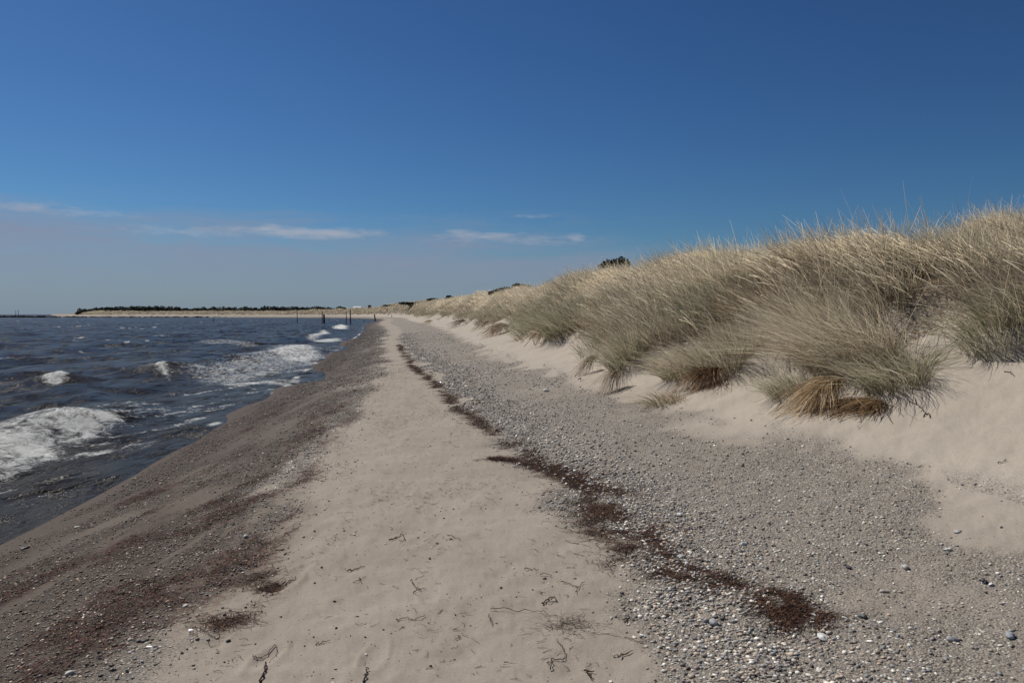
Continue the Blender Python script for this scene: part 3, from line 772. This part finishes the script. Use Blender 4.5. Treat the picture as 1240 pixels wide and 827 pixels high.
# ------------------------------------------------------------------ seaweed
WEEDC = np.array([(.12, .046, .032), (.07, .032, .024), (.045, .026, .02), (.20, .11, .066), (.024, .017, .014), (.09, .06, .035)]) * .72
def strands(x, y, z0, thick, L, W, adir, acrook, cols=WEEDC, nseg=5, flat=1.0):
    """curled strands of dried weed lying on the ground, piled up to 'thick'"""
    n_ = len(x)
    a = adir + rng.normal(size=n_) * acrook
    hz = thick * rng.random(n_) ** 1.5
    k = rng.normal(size=(n_, nseg + 1)) * .55; k[:, 0] = 0
    ang = a[:, None] + np.cumsum(k, 1)
    st = (L / nseg)[:, None]
    px = x[:, None] + np.concatenate([np.zeros((n_, 1)), np.cumsum(np.cos(ang[:, :-1]) * st, 1)], 1)
    py = y[:, None] + np.concatenate([np.zeros((n_, 1)), np.cumsum(np.sin(ang[:, :-1]) * st, 1)], 1)
    pz = hz[:, None] * rng.uniform(.4, 1.3, (n_, nseg + 1)) + .003
    gzv = height(px.ravel(), py.ravel()).reshape(px.shape)
    pos = np.stack([px, py, gzv + pz], -1)
    nx, ny = -np.sin(ang), np.cos(ang)
    tilt = rng.uniform(-.9, .9, (n_, nseg + 1))
    side = np.stack([nx * np.cos(tilt), ny * np.cos(tilt), np.sin(tilt)], -1)
    wid = (W[:, None] * (1 - .6 * np.linspace(0, 1, nseg + 1)[None] ** 2) * .5)[..., None]
    V = np.stack([pos + side * wid, pos - side * wid], 2).reshape(-1, 3)
    i = np.arange(nseg) * 2; q = np.stack([i, i + 1, i + 3, i + 2], 1)
    Fq = (q[None] + (np.arange(n_) * 2 * (nseg + 1))[:, None, None]).reshape(-1, 4)
    C = cols[rng.integers(0, len(cols), n_)] * rng.uniform(.7, 1.3, n_)[:, None]
    return V, Fq, np.repeat(C, 2 * (nseg + 1), 0)

def U(a, b, n_): return rng.uniform(a, b, n_)
# the line of wrack left by the last high water, photo pixels along its middle and half width in metres
WL = [(484, 418, .10), (492, 432, .14), (505, 448, .10), (520, 459, .13), (534, 470, .12), (546, 480, .10), (556, 490, .13), (566, 500, .09), (578, 512, .13), (592, 521, .12), (612, 530, .10), (640, 560, .09), (668, 566, .14), (690, 576, .15), (708, 590, .17), (728, 606, .20), (746, 622, .20), (766, 642, .20), (790, 664, .19), (815, 680, .16), (845, 690, .10), (880, 704, .11), (910, 714, .09)]
wxy = np.array([at_px(p, q) for p, q, w in WL]); wh = np.array([w for *_, w in WL])
WE = []
wl_l = np.concatenate([[0], np.cumsum(np.hypot(*(wxy[1:] - wxy[:-1]).T))])
def wrack_run(n_, l0, l1, kw, nf, lo, hi, thick, Ls, Ws):
    l = U(l0, l1, n_); e = .05
    x0, y0 = np.interp(l, wl_l, wxy[:, 0]), np.interp(l, wl_l, wxy[:, 1])
    tx, ty = np.interp(l + e, wl_l, wxy[:, 0]) - x0, np.interp(l + e, wl_l, wxy[:, 1]) - y0
    q = np.hypot(tx, ty) + 1e-9; tx, ty = tx / q, ty / q
    b = rng.normal(size=n_) * np.interp(l, wl_l, wh) * kw + (fbm(l * 1.3, l * 0, 305, 3) - .5) * .22
    xx, yy = x0 - ty * b, y0 + tx * b
    dens = .5 * fbm(l * nf * .55, b * nf * 2.2, 301, 4) + .5 * fbm(xx * nf * 2.4, yy * nf * 2.4, 307, 3)
    kk = rng.random(n_) < sst(lo, hi, dens)
    xx, yy = xx[kk], yy[kk]; m_ = len(xx)
    WE.append(strands(xx, yy, 0, thick * sst(lo, hi + .15, dens[kk]), U(*Ls, m_), U(*Ws, m_), np.arctan2(-ty, -tx)[kk] + .45, .75))
lm = wl_l[[k for k in range(len(WL)) if wxy[k, 1] < 9.5][0]]
wrack_run(17000, lm, wl_l[-1], 0.66, 4.5, .44, .58, .020, (.05, .20), (.0015, .0045))
wrack_run(4200, lm, wl_l[-1], 1.25, 6, .44, .62, .012, (.03, .09), (.001, .003))
wrack_run(6500, 0, lm, .42, 2.0, .40, .54, .04, (.08, .26), (.004, .011))
# weed strewn over the wet foreshore in swash-drawn streaks
for n_, a, b, k_ in ((30000, 3.0, 8, .9), (10000, 8, 15, 1.3), (6000, 15, 32, 2.2)):
    s = U(sY(a), sY(b), n_); d = U(.35, 3.0, n_); x, y = along(s, d)
    wv, g, wd, dn, _dr = masks(x, y, d, s)
    kk = (rng.random(n_) < np.clip(wd * .75 + g * .14 * (d > 1.5) + .006, 0, 1) * sst(.46, .6, fbm(x * 2.2 - y * .6, y * 2.2, 311, 4) + .02)) & (np.abs(np.degrees(np.arctan2(x, y))) < 40)
    x, y = x[kk], y[kk]; m_ = len(x)
    WE.append(strands(x, y, 0, np.full(m_, .018 * k_), U(.03, .13, m_) * k_, U(.002, .007, m_) * k_, .55, .6, np.array([(.085, .026, .019), (.05, .022, .017), (.03, .018, .015), (.12, .036, .025), (.018, .013, .011), (.065, .04, .026)])))
# shreds along the far part of the foreshore and bits drying on the sand
n_ = 14000; s = U(sY(3), sY(24), n_); d = 2.4 + (pebL(s) - 2.3) * rng.random(n_); x, y = along(s, d)
kk = rng.random(n_) < sst(.50, .68, fbm(s * .9 + d * 1.5, d * 3.2 - s * .4, 321, 4)) * .8 + .07
WE.append(strands(x[kk], y[kk], 0, np.full(kk.sum(), .006), U(.012, .075, kk.sum()), U(.0015, .0045, kk.sum()), 0.1, .8, np.array([(.03, .022, .018), (.06, .042, .032), (.10, .075, .055), (.05, .03, .022)])))
v, f, c = merge(WE); print('weed quads', len(f))
o = quadmesh('seaweed_wrack', v, f, M_WEED, c)
tag(o, 'dark red-brown dried seaweed strewn along the tide lines', 'seaweed', kind='stuff')

HEAPS = [(607, 557, .20, .055, .05, 'compact black-brown seaweed heap at the sand edge of the tide line'),
         (941, 735, .12, .13, .03, 'upright dark seaweed tuft near the lower end of the tide line'),
         (1000, 752, .06, .05, .02, 'flat dark seaweed tuft, last of the tide line'),
         (815, 814, .05, .018, .02, 'small dark seaweed bundle on the bare sand at the lower edge'),
         (310, 702, .11, .09, .012, 'red seaweed tuft where the foreshore meets the dry sand'),
         (272, 752, .13, .08, .012, 'dark red seaweed clump below the foreshore pebbles'),
         (322, 712, .03, .03, .02, 'small red seaweed knot beside a footprint'),
         (850, 683, .05, .05, .03, 'ring of black seaweed right of the pale grey stone')]
for px, py, rx, ry, th, lab in HEAPS:
    x, y = at_px(px, py); n_ = int(1300 * (rx * ry / .01) ** .6) + 220 if th > .02 else 420
    xx = x + rng.normal(size=n_) * rx * .55; yy = y + rng.normal(size=n_) * ry * .9
    kk = (rng.random(n_) < sst(.37, .52, fbm(xx * 10 + px, yy * 10, 341, 4))); xx, yy = xx[kk], yy[kk]; n_ = len(xx)
    q = strands(xx, yy, 0, th * .65 * np.exp(-((xx - x) / rx) ** 2 * .7), U(.04, .13, n_), U(.0015, .0045, n_), -.5, .9)
    thing_mesh('seaweed_heap', q, M_WEED, (x, y, gz(x, y)), lab, 'seaweed', 'single heaps of seaweed')

def twig(pts, r0, r1, col, jig=.004, branches=()):
    """a stem following photo pixels over the sand, a thin round tube with knots"""
    P_ = np.array([at_px(*p) for p in pts]); P_ = catmull(P_, 6)
    m_ = len(P_)
    P_ = P_ + rng.normal(size=P_.shape) * jig
    z = height(P_[:, 0], P_[:, 1]) + .004 + np.abs(rng.normal(size=m_)) * .006
    C3 = np.column_stack([P_, z]); rad = np.linspace(r0, r1, m_) * rng.uniform(.75, 1.25, m_)
    tg = np.gradient(C3, axis=0); tg /= np.linalg.norm(tg, axis=1)[:, None] + 1e-9
    sd = np.cross(tg, (0, 0, 1)); sd /= np.linalg.norm(sd, axis=1)[:, None] + 1e-9; upv = np.cross(sd, tg)
    K = 6; an = np.arange(K) / K * 2 * math.pi
    V = (C3[:, None] + rad[:, None, None] * (np.cos(an)[None, :, None] * sd[:, None] + np.sin(an)[None, :, None] * upv[:, None])).reshape(-1, 3)
    i, j = np.meshgrid(np.arange(m_ - 1), np.arange(K), indexing='ij')
    Fq = np.stack([i * K + j, i * K + (j + 1) % K, (i + 1) * K + (j + 1) % K, (i + 1) * K + j], -1).reshape(-1, 4)
    C = np.tile(np.array(col, float) * rng.uniform(.8, 2.2), (len(V), 1)) * np.repeat(rng.uniform(.7, 1.3, m_), K)[:, None]
    return V, Fq, C

TW = (.045, .03, .024); RB = (.13, .06, .045); PS = (.52, .46, .36)
TWIGS = [
    ([[(704, 766), (735, 768), (758, 772)], [(756, 772), (772, 777), (790, 774)]], [PS, (.16, .11, .08)], .003, 'long pale straw lying across the sand with a dark root end'),
    ([[(594, 740), (630, 741), (655, 743), (677, 748)]], [TW], .0024, 'long thin dark stem lying on the sand, left of the tangled tuft'),
    ([[(667, 812), (668, 800), (676, 800), (684, 798), (682, 786), (674, 776)], [(662, 806), (668, 802)]], [TW, TW], .003, 'hooked dark twig standing out on the sand at the lower edge'),
    ([[(421, 692), (432, 689), (442, 686)]], [RB], .0055, 'short stubby reddish stick on the sand'),
    ([[(428, 707), (436, 703), (443, 699)], [(434, 700), (438, 707)]], [TW, TW], .003, 'small crossed dark twig just under the reddish stick'),
    ([[(471, 655), (480, 653), (487, 648), (490, 654), (484, 657)]], [TW], .005, 'curled dark seaweed stalk on the middle of the sand'),
    ([[(497, 705), (504, 712), (510, 717)], [(500, 719), (507, 716), (516, 714)]], [TW, TW], .0035, 'spidery dark seaweed scrap with three legs on the sand'),
    ([[(541, 648), (550, 651), (559, 655)]], [TW], .0028, 'thin slanting twig on the sand right of the curled stalk'),
    ([[(679, 706), (692, 709), (701, 712), (704, 708), (709, 706)], [(700, 712), (697, 720)]], [TW, TW], .003, 'forked dark twig on the sand near the seaweed line'),
    ([[(657, 733), (662, 728), (670, 724), (673, 729), (664, 732)]], [TW], .005, 'knotted black seaweed curl on the sand above the tangled tuft'),
    ([[(591, 747), (594, 752), (597, 760)]], [TW], .0028, 'short upright-lying twig under the left end of the long thin stem'),
    ([[(558, 768), (570, 772), (580, 778)], [(549, 764), (556, 763)]], [(.22, .18, .14), TW], .0022, 'thin trailing stem with a pale shell end on the lower sand'),
    ([[(441, 826), (443, 818), (446, 813)]], [TW], .005, 'thick dark stalk at the bottom edge of the sand'),
    ([[(751, 731), (768, 731), (787, 733)]], [TW], .0024, 'straight thin twig beside the cream stone'),
    ([[(754, 752), (760, 749), (769, 752)], [(757, 756), (760, 749)]], [TW, TW], .0035, 'dark bent twig between the cream stone and the straw'),
    ([[(742, 795), (751, 793), (758, 790)], [(750, 797), (765, 789)]], [(.30, .26, .2), TW], .004, 'pale and dark twisted scrap low on the sand'),
    ([[(708, 814), (714, 819), (717, 825)], [(711, 815), (721, 816)]], [TW, TW], .005, 'black seaweed scrap at the bottom edge, right of the hooked twig'),
    ([[(635, 691), (644, 691), (652, 693)]], [TW], .0035, 'short flat dark twig on the sand below the seaweed line'),
    ([[(655, 697), (662, 697), (669, 699)]], [TW], .003, 'smaller flat dark twig just right of the short flat one'),
    ([[(480, 752), (491, 749), (502, 751), (514, 746)]], [(.16, .12, .09)], .0035, 'faint brown twig half buried in the sand'),
    ([[(383, 781), (391, 778), (399, 776)]], [TW], .003, 'short dark twig on the left part of the sand'),
    ([[(345, 706), (352, 702), (360, 700)]], [TW], .004, 'dark stalk along the rim of a footprint'),
    ([[(306, 797), (314, 796), (320, 793), (333, 782), (334, 792), (326, 803)]], [TW], .003, 'thin loop of stem by the lower left footprints'),
    ([[(316, 826), (320, 814), (322, 806)]], [(.03, .018, .016)], .007, 'thick black seaweed stalk at the lower left edge of the sand'),
    ([[(1100, 486), (1112, 491), (1122, 501)], [(1110, 490), (1107, 482)]], [TW, TW], .006, 'dark forked twig on the sand slope below the green sprig'),
    ([[(1118, 505), (1124, 502), (1127, 508)]], [TW], .008, 'dark curled scrap on the sand slope under the forked twig'),
    ([[(1208, 563), (1214, 562), (1219, 559)]], [TW], .004, 'tiny dark twig alone on the right of the sand slope'),
    ([[(1216, 450), (1224, 452), (1228, 455)]], [TW], .006, 'small dark twig high on the right of the sand slope'),
]
for segs, cs, r, lab in TWIGS:
    parts = [twig(sg, r * .78, r * .4, c_, .003) for sg, c_ in zip(segs, cs)]
    loc = parts[0][0][:6].mean(0)
    thing_mesh('twig', parts, M_WEED, loc, lab, 'twig', 'twigs and weed scraps on the sand')
x, y = at_px(678, 757); n_ = 110
thing_mesh('seaweed_tuft', strands(x + rng.normal(size=n_) * .09, y + rng.normal(size=n_) * .05, 0, np.full(n_, .03), U(.05, .14, n_), U(.0015, .003, n_), -.3, .9, np.array([TW, (.08, .06, .045)])),
           M_WEED, (x, y, gz(x, y)), 'tangled thin dark weed tuft on the sand beside the pale straw', 'seaweed', 'single heaps of seaweed')

# ------------------------------------------------------------------ posts standing in the water and on the beach
def lathe(prof, K=10, lean=(0, 0), wob=.0):
    prof = np.array(prof, float); m_ = len(prof); an = np.arange(K) / K * 2 * math.pi
    V = np.zeros((m_, K, 3)); rw = 1 + wob * rng.normal(size=(m_, K))
    V[..., 0] = prof[:, :1] * np.cos(an) * rw + prof[:, 1:] * lean[0]; V[..., 1] = prof[:, :1] * np.sin(an) * rw + prof[:, 1:] * lean[1]; V[..., 2] = prof[:, 1:]
    i, j = np.meshgrid(np.arange(m_ - 1), np.arange(K), indexing='ij')
    Fq = np.stack([i * K + j, i * K + (j + 1) % K, (i + 1) * K + (j + 1) % K, (i + 1) * K + j], -1).reshape(-1, 4)
    return V.reshape(-1, 3), Fq

def post(px, Y, top, rad, lean, lab, col=(.030, .026, .026), zb=None):
    x = atdist(px, Y); g = max(gz(x, Y), -2.0) - .4
    rad = rad * .68
    v, f = lathe([(0.001, 0), (rad * 1.1, .01), (rad * 1.08, (top - g) * .35), (rad, (top - g) * .7), (rad * .9, (top - g) * .97), (rad * .6, top - g), (.001, top - g + .01)], 10, lean, .07)
    o = quadmesh('mooring_post', v, f, M_WOOD, np.tile(col, (len(v), 1))); o.location = (x, Y, g)
    return tag(o, lab, 'post', 'wooden posts by the far shore')
post(360, 186, 2.85, .13, (.0, 0), 'thin dark post standing alone in the water, left of the other posts')
post(390, 172, 2.75, .13, (.015, 0), 'thin dark post right beside the thick post in the water')
post(392.8, 169, 1.95, .30, (-.02, 0), 'thick dark post standing in the water, stoutest of all')
post(419.5, 162, 2.65, .11, (.0, 0), 'thin dark post in the water, left one of the pair close to the beach')
post(424.6, 158, 2.9, .15, (-.012, 0), 'dark post in the water, right one of the pair close to the beach')
post(455, 226, 2.05, .26, (-.16, 0), 'short leaning red-brown post at the edge of the water', (.075, .038, .036))
post(474.5, 300, 2.3, .13, (.0, 0), 'thin faint post on the far beach near the dune foot', (.12, .09, .075))
post(257.5, 215, .75, .14, (.1, 0), 'low dark stump standing alone far out in the open water')

# ------------------------------------------------------------------ breakwater of boulders
def boulders(x0, x1, Y0, Y1, top, n_):
    B, Fc = ico(1)
    t = rng.random(n_); h = rng.random(n_)
    x = x0 + (x1 - x0) * t; y = Y0 + (Y1 - Y0) * t + rng.normal(size=n_) * 1.1
    tp = top(t) if callable(top) else top
    z = -.6 + (tp + .2) * h ** .7
    sz = rng.uniform(.5, 1.0, n_)[:, None] * rng.uniform(.6, 1.25, (n_, 3)) * np.array((1.5, 1.0, .8))
    V = B[None] * sz[:, None] * (1 + rng.normal(size=(n_, len(B), 1)) * .12) + np.stack([x, y, z], 1)[:, None]
    Fq = (Fc[None] + (np.arange(n_) * len(B))[:, None, None]).reshape(-1, 3)
    C = np.repeat(np.array((.035, .036, .040)) * rng.uniform(.6, 1.6, n_)[:, None], len(B), 0)
    return V.reshape(-1, 3), Fq, C
v, f, c = boulders(-440, -155, 492, 455, lambda t: 1.35 - .95 * sst(.38, .72, t), 1100)
lo = np.array((-300, 474, -1.))
o = quadmesh('stone_breakwater', v - lo, f, M_ROCK, c); o.location = lo
tag(o, 'long low dark stone breakwater on the horizon at the left', 'breakwater')
for px, h, lab in ((19.5, 3.6, 'left one of two thin poles standing on the dark breakwater'), (22.5, 4.0, 'right one of two thin poles standing on the dark breakwater')):
    x = atdist(px, 486); v, f = lathe([(.001, 0), (.16, .01), (.14, h * .5), (.1, h), (.001, h + .01)], 8)
    o = quadmesh('marker_pole', v, f, M_WOOD, np.tile((.05, .05, .055), (len(v), 1))); o.location = (x, 486, .9)
    tag(o, lab, 'pole', 'poles on the breakwater')

# ------------------------------------------------------------------ shrubs and far wood
def foliage(cx, cy, cz, rx, ry, rz, n_, leaf, cols, shells=7):
    """leaf clumps spread through a few overlapping lobes"""
    rng = np.random.default_rng(int(abs(cx * 7 + cy * 3 + rx * 1000 + n_)) + 5)
    lob = np.stack([rng.uniform(-.65, .65, shells) * rx, rng.uniform(-.6, .6, shells) * ry, rng.uniform(-.6, .5, shells) * rz], 1)
    k = rng.integers(0, shells, n_); dr = rng.normal(size=(n_, 3)); dr /= np.linalg.norm(dr, axis=1)[:, None]
    rr_ = rng.random(n_) ** .4
    p = lob[k] + dr * rr_[:, None] * np.array((rx, ry, rz)) * .5
    p = p + np.array((cx, cy, cz)); p[:, 2] = np.maximum(p[:, 2], cz - rz)
    a = rng.normal(size=(n_, 3)); a /= np.linalg.norm(a, axis=1)[:, None]
    b = np.cross(a, rng.normal(size=(n_, 3))); b /= np.linalg.norm(b, axis=1)[:, None] + 1e-9
    l = leaf * rng.uniform(.6, 1.4, n_)[:, None]
    V = np.stack([p - a * l, p + b * l * .45, p + a * l, p - b * l * .45], 1).reshape(-1, 3)
    Fq = np.arange(n_ * 4).reshape(-1, 4)
    C = np.array(cols)[rng.integers(0, len(cols), n_)] * rng.uniform(.7, 1.35, n_)[:, None]
    return V, Fq, np.repeat(C, 4, 0)

def stems(cx, cy, cz, r, h, n_, col):
    out_ = []; o_ = 0
    for i in range(n_):
        a = rng.random() * 6.28; ln = (math.cos(a) * .35 * rng.random(), math.sin(a) * .35 * rng.random())
        v, f = lathe([(r, 0), (r * .8, h * .4), (r * .55, h * .8), (r * .3, h)], 6, ln)
        out_.append((v + np.array((cx, cy, cz)), f, np.tile(col, (len(v), 1))))
    return merge(out_)

EV = [(.018, .030, .014), (.026, .040, .018), (.035, .048, .022), (.014, .022, .012)]
HE = [(.075, .060, .040), (.10, .080, .050), (.055, .050, .032)]
def shrub(px, Y, ztop, half, lab, cols=EV, h=1.5, leaf=.10, n_=1500, grp='dark shrubs on the dune crest'):
    x = atdist(px, Y); g = gz(x, Y); h = max(ztop - g, .7)
    r = empty('dune_shrub', (x, Y, g)); tag(r, lab, 'shrub', grp)
    v, f, c = foliage(0, 0, h * .55, half, half * .8, h * .55, n_, leaf, cols)
    o = quadmesh('foliage', v, f, M_LEAF, c); o.parent = r
    v, f, c = stems(0, 0, -.1, .05, h * .45, 5, (.05, .04, .03))
    o = quadmesh('stem', v, f, M_WOOD, c); o.parent = r
    return r
ztop = lambda py, Y: CAMZ + (HOR - py) / F * Y
shrub(741, 29.5, ztop(312, 29.5), .62, 'dark green shrub on the crest where the tall grass begins to fall away', leaf=.07, n_=2600)
shrub(694, 32, ztop(329, 32), .6, 'brown heathery shrub on the slope left of the nearest dark shrub', HE, leaf=.08, n_=2000)
shrub(632, 63, ztop(343.5, 63), .75, 'dark rounded shrub on the middle of the dune skyline', leaf=.13)
shrub(606, 74, ztop(348, 74), 1.2, 'brown low shrub just left of the middle rounded one', HE, leaf=.13)
shrub(546, 140, ztop(358, 140), 1.3, 'dark rounded shrub low on the far skyline', leaf=.16)
shrub(526, 220, ztop(361.5, 220), 2.6, 'low brown-green shrub next to the far rounded one', [(.05, .05, .03), (.03, .04, .02)], leaf=.2)
shrub(497, 296, ztop(366, 296), 4.5, 'long low dark shrub, widest on the far skyline', leaf=.3)
shrub(472, 350, ztop(369.5, 350), 3.0, 'low dark shrub at the left end of the widest one', leaf=.3)

# trees that can be told apart in front of the wood, then the wood itself
FT = [(.020, .030, .020), (.030, .042, .026), (.042, .055, .030), (.016, .022, .018)]
def tree(px, Y, zt, half, lab, conic=False):
    x = atdist(px, Y); g = gz(x, Y); h = zt - g
    r = empty('far_tree', (x, Y, g)); tag(r, lab, 'tree', 'trees standing out on the far shore')
    v, f, c = foliage(0, 0, h * .62, half * (.6 if conic else 1), half * .8, h * .42, 500, .5, FT)
    if conic: v[:, :2] *= (1.25 - v[:, 2:] / h).clip(.15, 1)
    o = quadmesh('crown', v, f, M_LEAF, c); o.parent = r
    v, f = lathe([(.28, 0), (.2, h * .4), (.1, h * .75)], 7)
    o = quadmesh('trunk', v, f, M_WOOD, np.tile((.04, .033, .028), (len(v), 1))); o.parent = r
tree(388, 560, ztop(369.3, 560), 6.5, 'broad rounded dark tree, tallest hump of the far wood')
tree(353, 600, ztop(370.6, 600), 1.6, 'slim pointed tree above the far wood behind the lone post', True)
tree(160, 660, ztop(369.8, 660), 1.7, 'slim pointed tree above the left part of the far wood', True)
tree(297, 640, ztop(371, 640), 2.2, 'small dark knob of a tree above the middle of the far wood')
tree(413, 480, ztop(371, 480), 2.8, 'small dark tree at the right end of the far wood')
tree(447, 398, ztop(370, 398), 1.0, 'lone small tree on the dune skyline right of the white house')
WD_ = []
for px in np.concatenate([np.arange(96, 402, 1.7), np.arange(382, 432, 3)]):
    Y = ((585 - .12 * max(px - 250, 0)) if px < 402 else 500) + rng.normal() * 9
    top = 372.7 + 2.2 * (fbm(np.array([px * .035]), np.array([.5]), 401, 3)[0] - .5) * 2 + (1.3 if px > 400 else 0) + (1.8 if px < 110 else 0)
    x = atdist(px, Y); g = gz(x, Y); h = max(ztop(top, Y) - g, 1.2)
    WD_.append(foliage(x, Y, g + h * .5, 2.6, 3.0, h * .75, 260, .6, FT, 5))
v, f, c = merge(WD_)
o = quadmesh('far_woodland', v, f, M_LEAF, c)
tag(o, 'low dark green wood along the far shore of the bay', 'woodland', kind='stuff')

# small white house on the far dunes
M_WHITE = flat_mat('white_render', (.78, .78, .76)); M_TILE = flat_mat('pale_roof', (.62, .62, .62)); M_DARKG = flat_mat('window_dark', (.03, .035, .04), .2)
def box(x0, x1, y0, y1, z0, z1):
    V = np.array([(x, y, z) for z in (z0, z1) for y in (y0, y1) for x in (x0, x1)], float)
    return V, np.array([(0, 2, 3, 1), (4, 5, 7, 6), (0, 1, 5, 4), (2, 6, 7, 3), (0, 4, 6, 2), (1, 3, 7, 5)])
hx, hy = atdist(433, 420), 420.; hz = ztop(374.4, 420)
r = empty('white_house', (hx, hy, min(hz, gz(hx, hy)))); tag(r, 'tiny white house standing on the far dunes', 'house')
dz = hz - r.location.z
v, f = box(-1.9, 1.9, -1.5, 1.5, -.3, dz + .75); o = quadmesh('wall', v, f, M_WHITE, smooth=False); o.parent = r
v = np.array([(-2.2, -1.8, dz + .75), (2.2, -1.8, dz + .75), (2.2, 1.8, dz + .75), (-2.2, 1.8, dz + .75), (-2.2, 0, dz + 1.5), (2.2, 0, dz + 1.5)])
me = bpy.data.meshes.new('roof'); me.from_pydata(v.tolist(), [], [(0, 1, 5, 4), (2, 3, 4, 5), (0, 4, 3), (1, 2, 5), (3, 2, 1, 0)]); me.materials.append(M_TILE)
o = bpy.data.objects.new('roof', me); COL.objects.link(o); o.parent = r
for wx in (-.9, .9):
    v, f = box(wx - .3, wx + .3, -1.53, -1.49, dz - .1, dz + .45); o = quadmesh('window', v, f, M_DARKG, smooth=False); o.parent = r

# ------------------------------------------------------------------ sky, sun, camera
W = bpy.data.worlds.new('World'); S.world = W; W.use_nodes = True
nt = W.node_tree; nt.nodes.clear(); n = N(nt)
sky = n('TexSky', sky_type='NISHITA', sun_disc=False, sun_elevation=R(SUN_EL), sun_rotation=R(SUN_AZ), altitude=0, air_density=1.0, dust_density=.3, ozone_density=6.0)
D = n('TexCoord').outputs['Generated']
sp = n('SeparateXYZ', {0: D})
el = n.math('ARCSINE', sp.outputs[2]); azn = n.math('ARCTAN2', sp.outputs[0], sp.outputs[1])
cv = n('CombineXYZ', {0: n.math('MULTIPLY', azn, 6.0), 1: n.math('MULTIPLY', el, 34.0), 2: 2.7}).outputs[0]
c1 = n('TexNoise', {'Vector': cv, 'Scale': 1.0, 'Detail': 7.0, 'Roughness': .58, 'Distortion': .3}).outputs[0]
cv2 = n('CombineXYZ', {0: n.math('MULTIPLY', azn, 2.2), 1: n.math('MULTIPLY', el, 4.0), 2: 7.1}).outputs[0]
c2 = n('TexNoise', {'Vector': cv2, 'Scale': 1.0, 'Detail': 3.0}).outputs[0]
edge_ = n.math('ADD', n.math('ADD', .098, n.math('MULTIPLY', n.math('SUBTRACT', c1, .5), .10)), n.math('MULTIPLY', azn, -.030))
veil = n.rng(n.math('SUBTRACT', edge_, el), -.022, .034)
veil = n.math('MULTIPLY', veil, n.rng(el, .0, .06, .25, 1.0))
veil = n.math('MULTIPLY', veil, n.rng(azn, .10, .26, 1.0, .0))
veil = n.math('MULTIPLY', veil, n.math('MULTIPLY', n.rng(c2, .25, .6, .5, 1.0), n.rng(c1, .3, .65, .65, 1.0)))
puffc = n('CombineXYZ', {0: n.math('MULTIPLY', azn, 34.0), 1: n.math('MULTIPLY', el, 150.0), 2: 4.4}).outputs[0]
c3 = n('TexNoise', {'Vector': puffc, 'Scale': 1.0, 'Detail': 6.0, 'Roughness': .62}).outputs[0]
puff = None
for a0, e0, wa, we, kk_ in ((-.262, .1015, .095, .0065, 1.0), (-.40, .098, .10, .007, .5), (.0, .096, .12, .008, .45), (-.305, .104, .022, .006, .9), (-.045, .1015, .060, .006, .8), (-.07, .104, .02, .005, .6), (.083, .098, .013, .006, .9), (-.60, .115, .16, .010, .45), (.02, .126, .05, .004, .3)):
    qa = n.math('POWER', n.math('DIVIDE', n.math('SUBTRACT', azn, a0), wa), 2.0)
    qe = n.math('POWER', n.math('DIVIDE', n.math('SUBTRACT', el, e0), we), 2.0)
    gq = n.math('MULTIPLY', n.math('EXPONENT', n.math('MULTIPLY', n.math('ADD', qa, qe), -1.0)), kk_)
    puff = gq if puff is None else n.math('MAXIMUM', puff, gq)
puff = n.rng(n.math('ADD', puff, n.math('MULTIPLY', n.math('MULTIPLY', n.math('SUBTRACT', c3, .5), 1.7), n.rng(puff, 0, .3))), .18, 1.05)
# the photograph's deep polarised blue
skc = n('Gamma', {0: sky.outputs[0], 1: 1.34}).outputs[0]
hs = n.mix(1.0, skc, (.195, .262, .300), 'MULTIPLY')
hs = n.mix(n.rng(el, .085, -.01, 0, .9), hs, (2.05, 2.75, 3.55))
cc = n.mix(n.math('MULTIPLY', veil, .85), hs, (2.6, 3.0, 4.1))
cc = n.mix(n.math('MULTIPLY', puff, .7), cc, (4.4, 4.6, 5.3))
bg = n('Background', {'Color': cc, 'Strength': .09})
wo = nt.nodes.new('ShaderNodeOutputWorld'); nt.links.new(bg.outputs[0], wo.inputs[0])

L = bpy.data.lights.new('sun', 'SUN'); L.energy = 4.3; L.angle = R(.53); L.color = (1, .95, .87)
so = bpy.data.objects.new('sun', L); COL.objects.link(so)
from mathutils import Vector
sd = Vector((math.sin(R(SUN_AZ)) * math.cos(R(SUN_EL)), math.cos(R(SUN_AZ)) * math.cos(R(SUN_EL)), math.sin(R(SUN_EL))))
so.rotation_euler = sd.to_track_quat('Z', 'Y').to_euler()

cam = bpy.data.cameras.new('camera'); cam.sensor_width = 36; cam.lens = 27; cam.clip_start = .1; cam.clip_end = 20000
co = bpy.data.objects.new('camera', cam); COL.objects.link(co); co.location = (0, 0, CAMZ); co.rotation_euler = (R(90) - PITCH, 0, 0)
S.camera = co
S.view_settings.view_transform = 'Standard'; S.view_settings.look = 'None'; S.view_settings.gamma = 1; S.view_settings.use_curve_mapping = False
S.view_settings.exposure = 0.0
S.cycles.max_bounces = 6
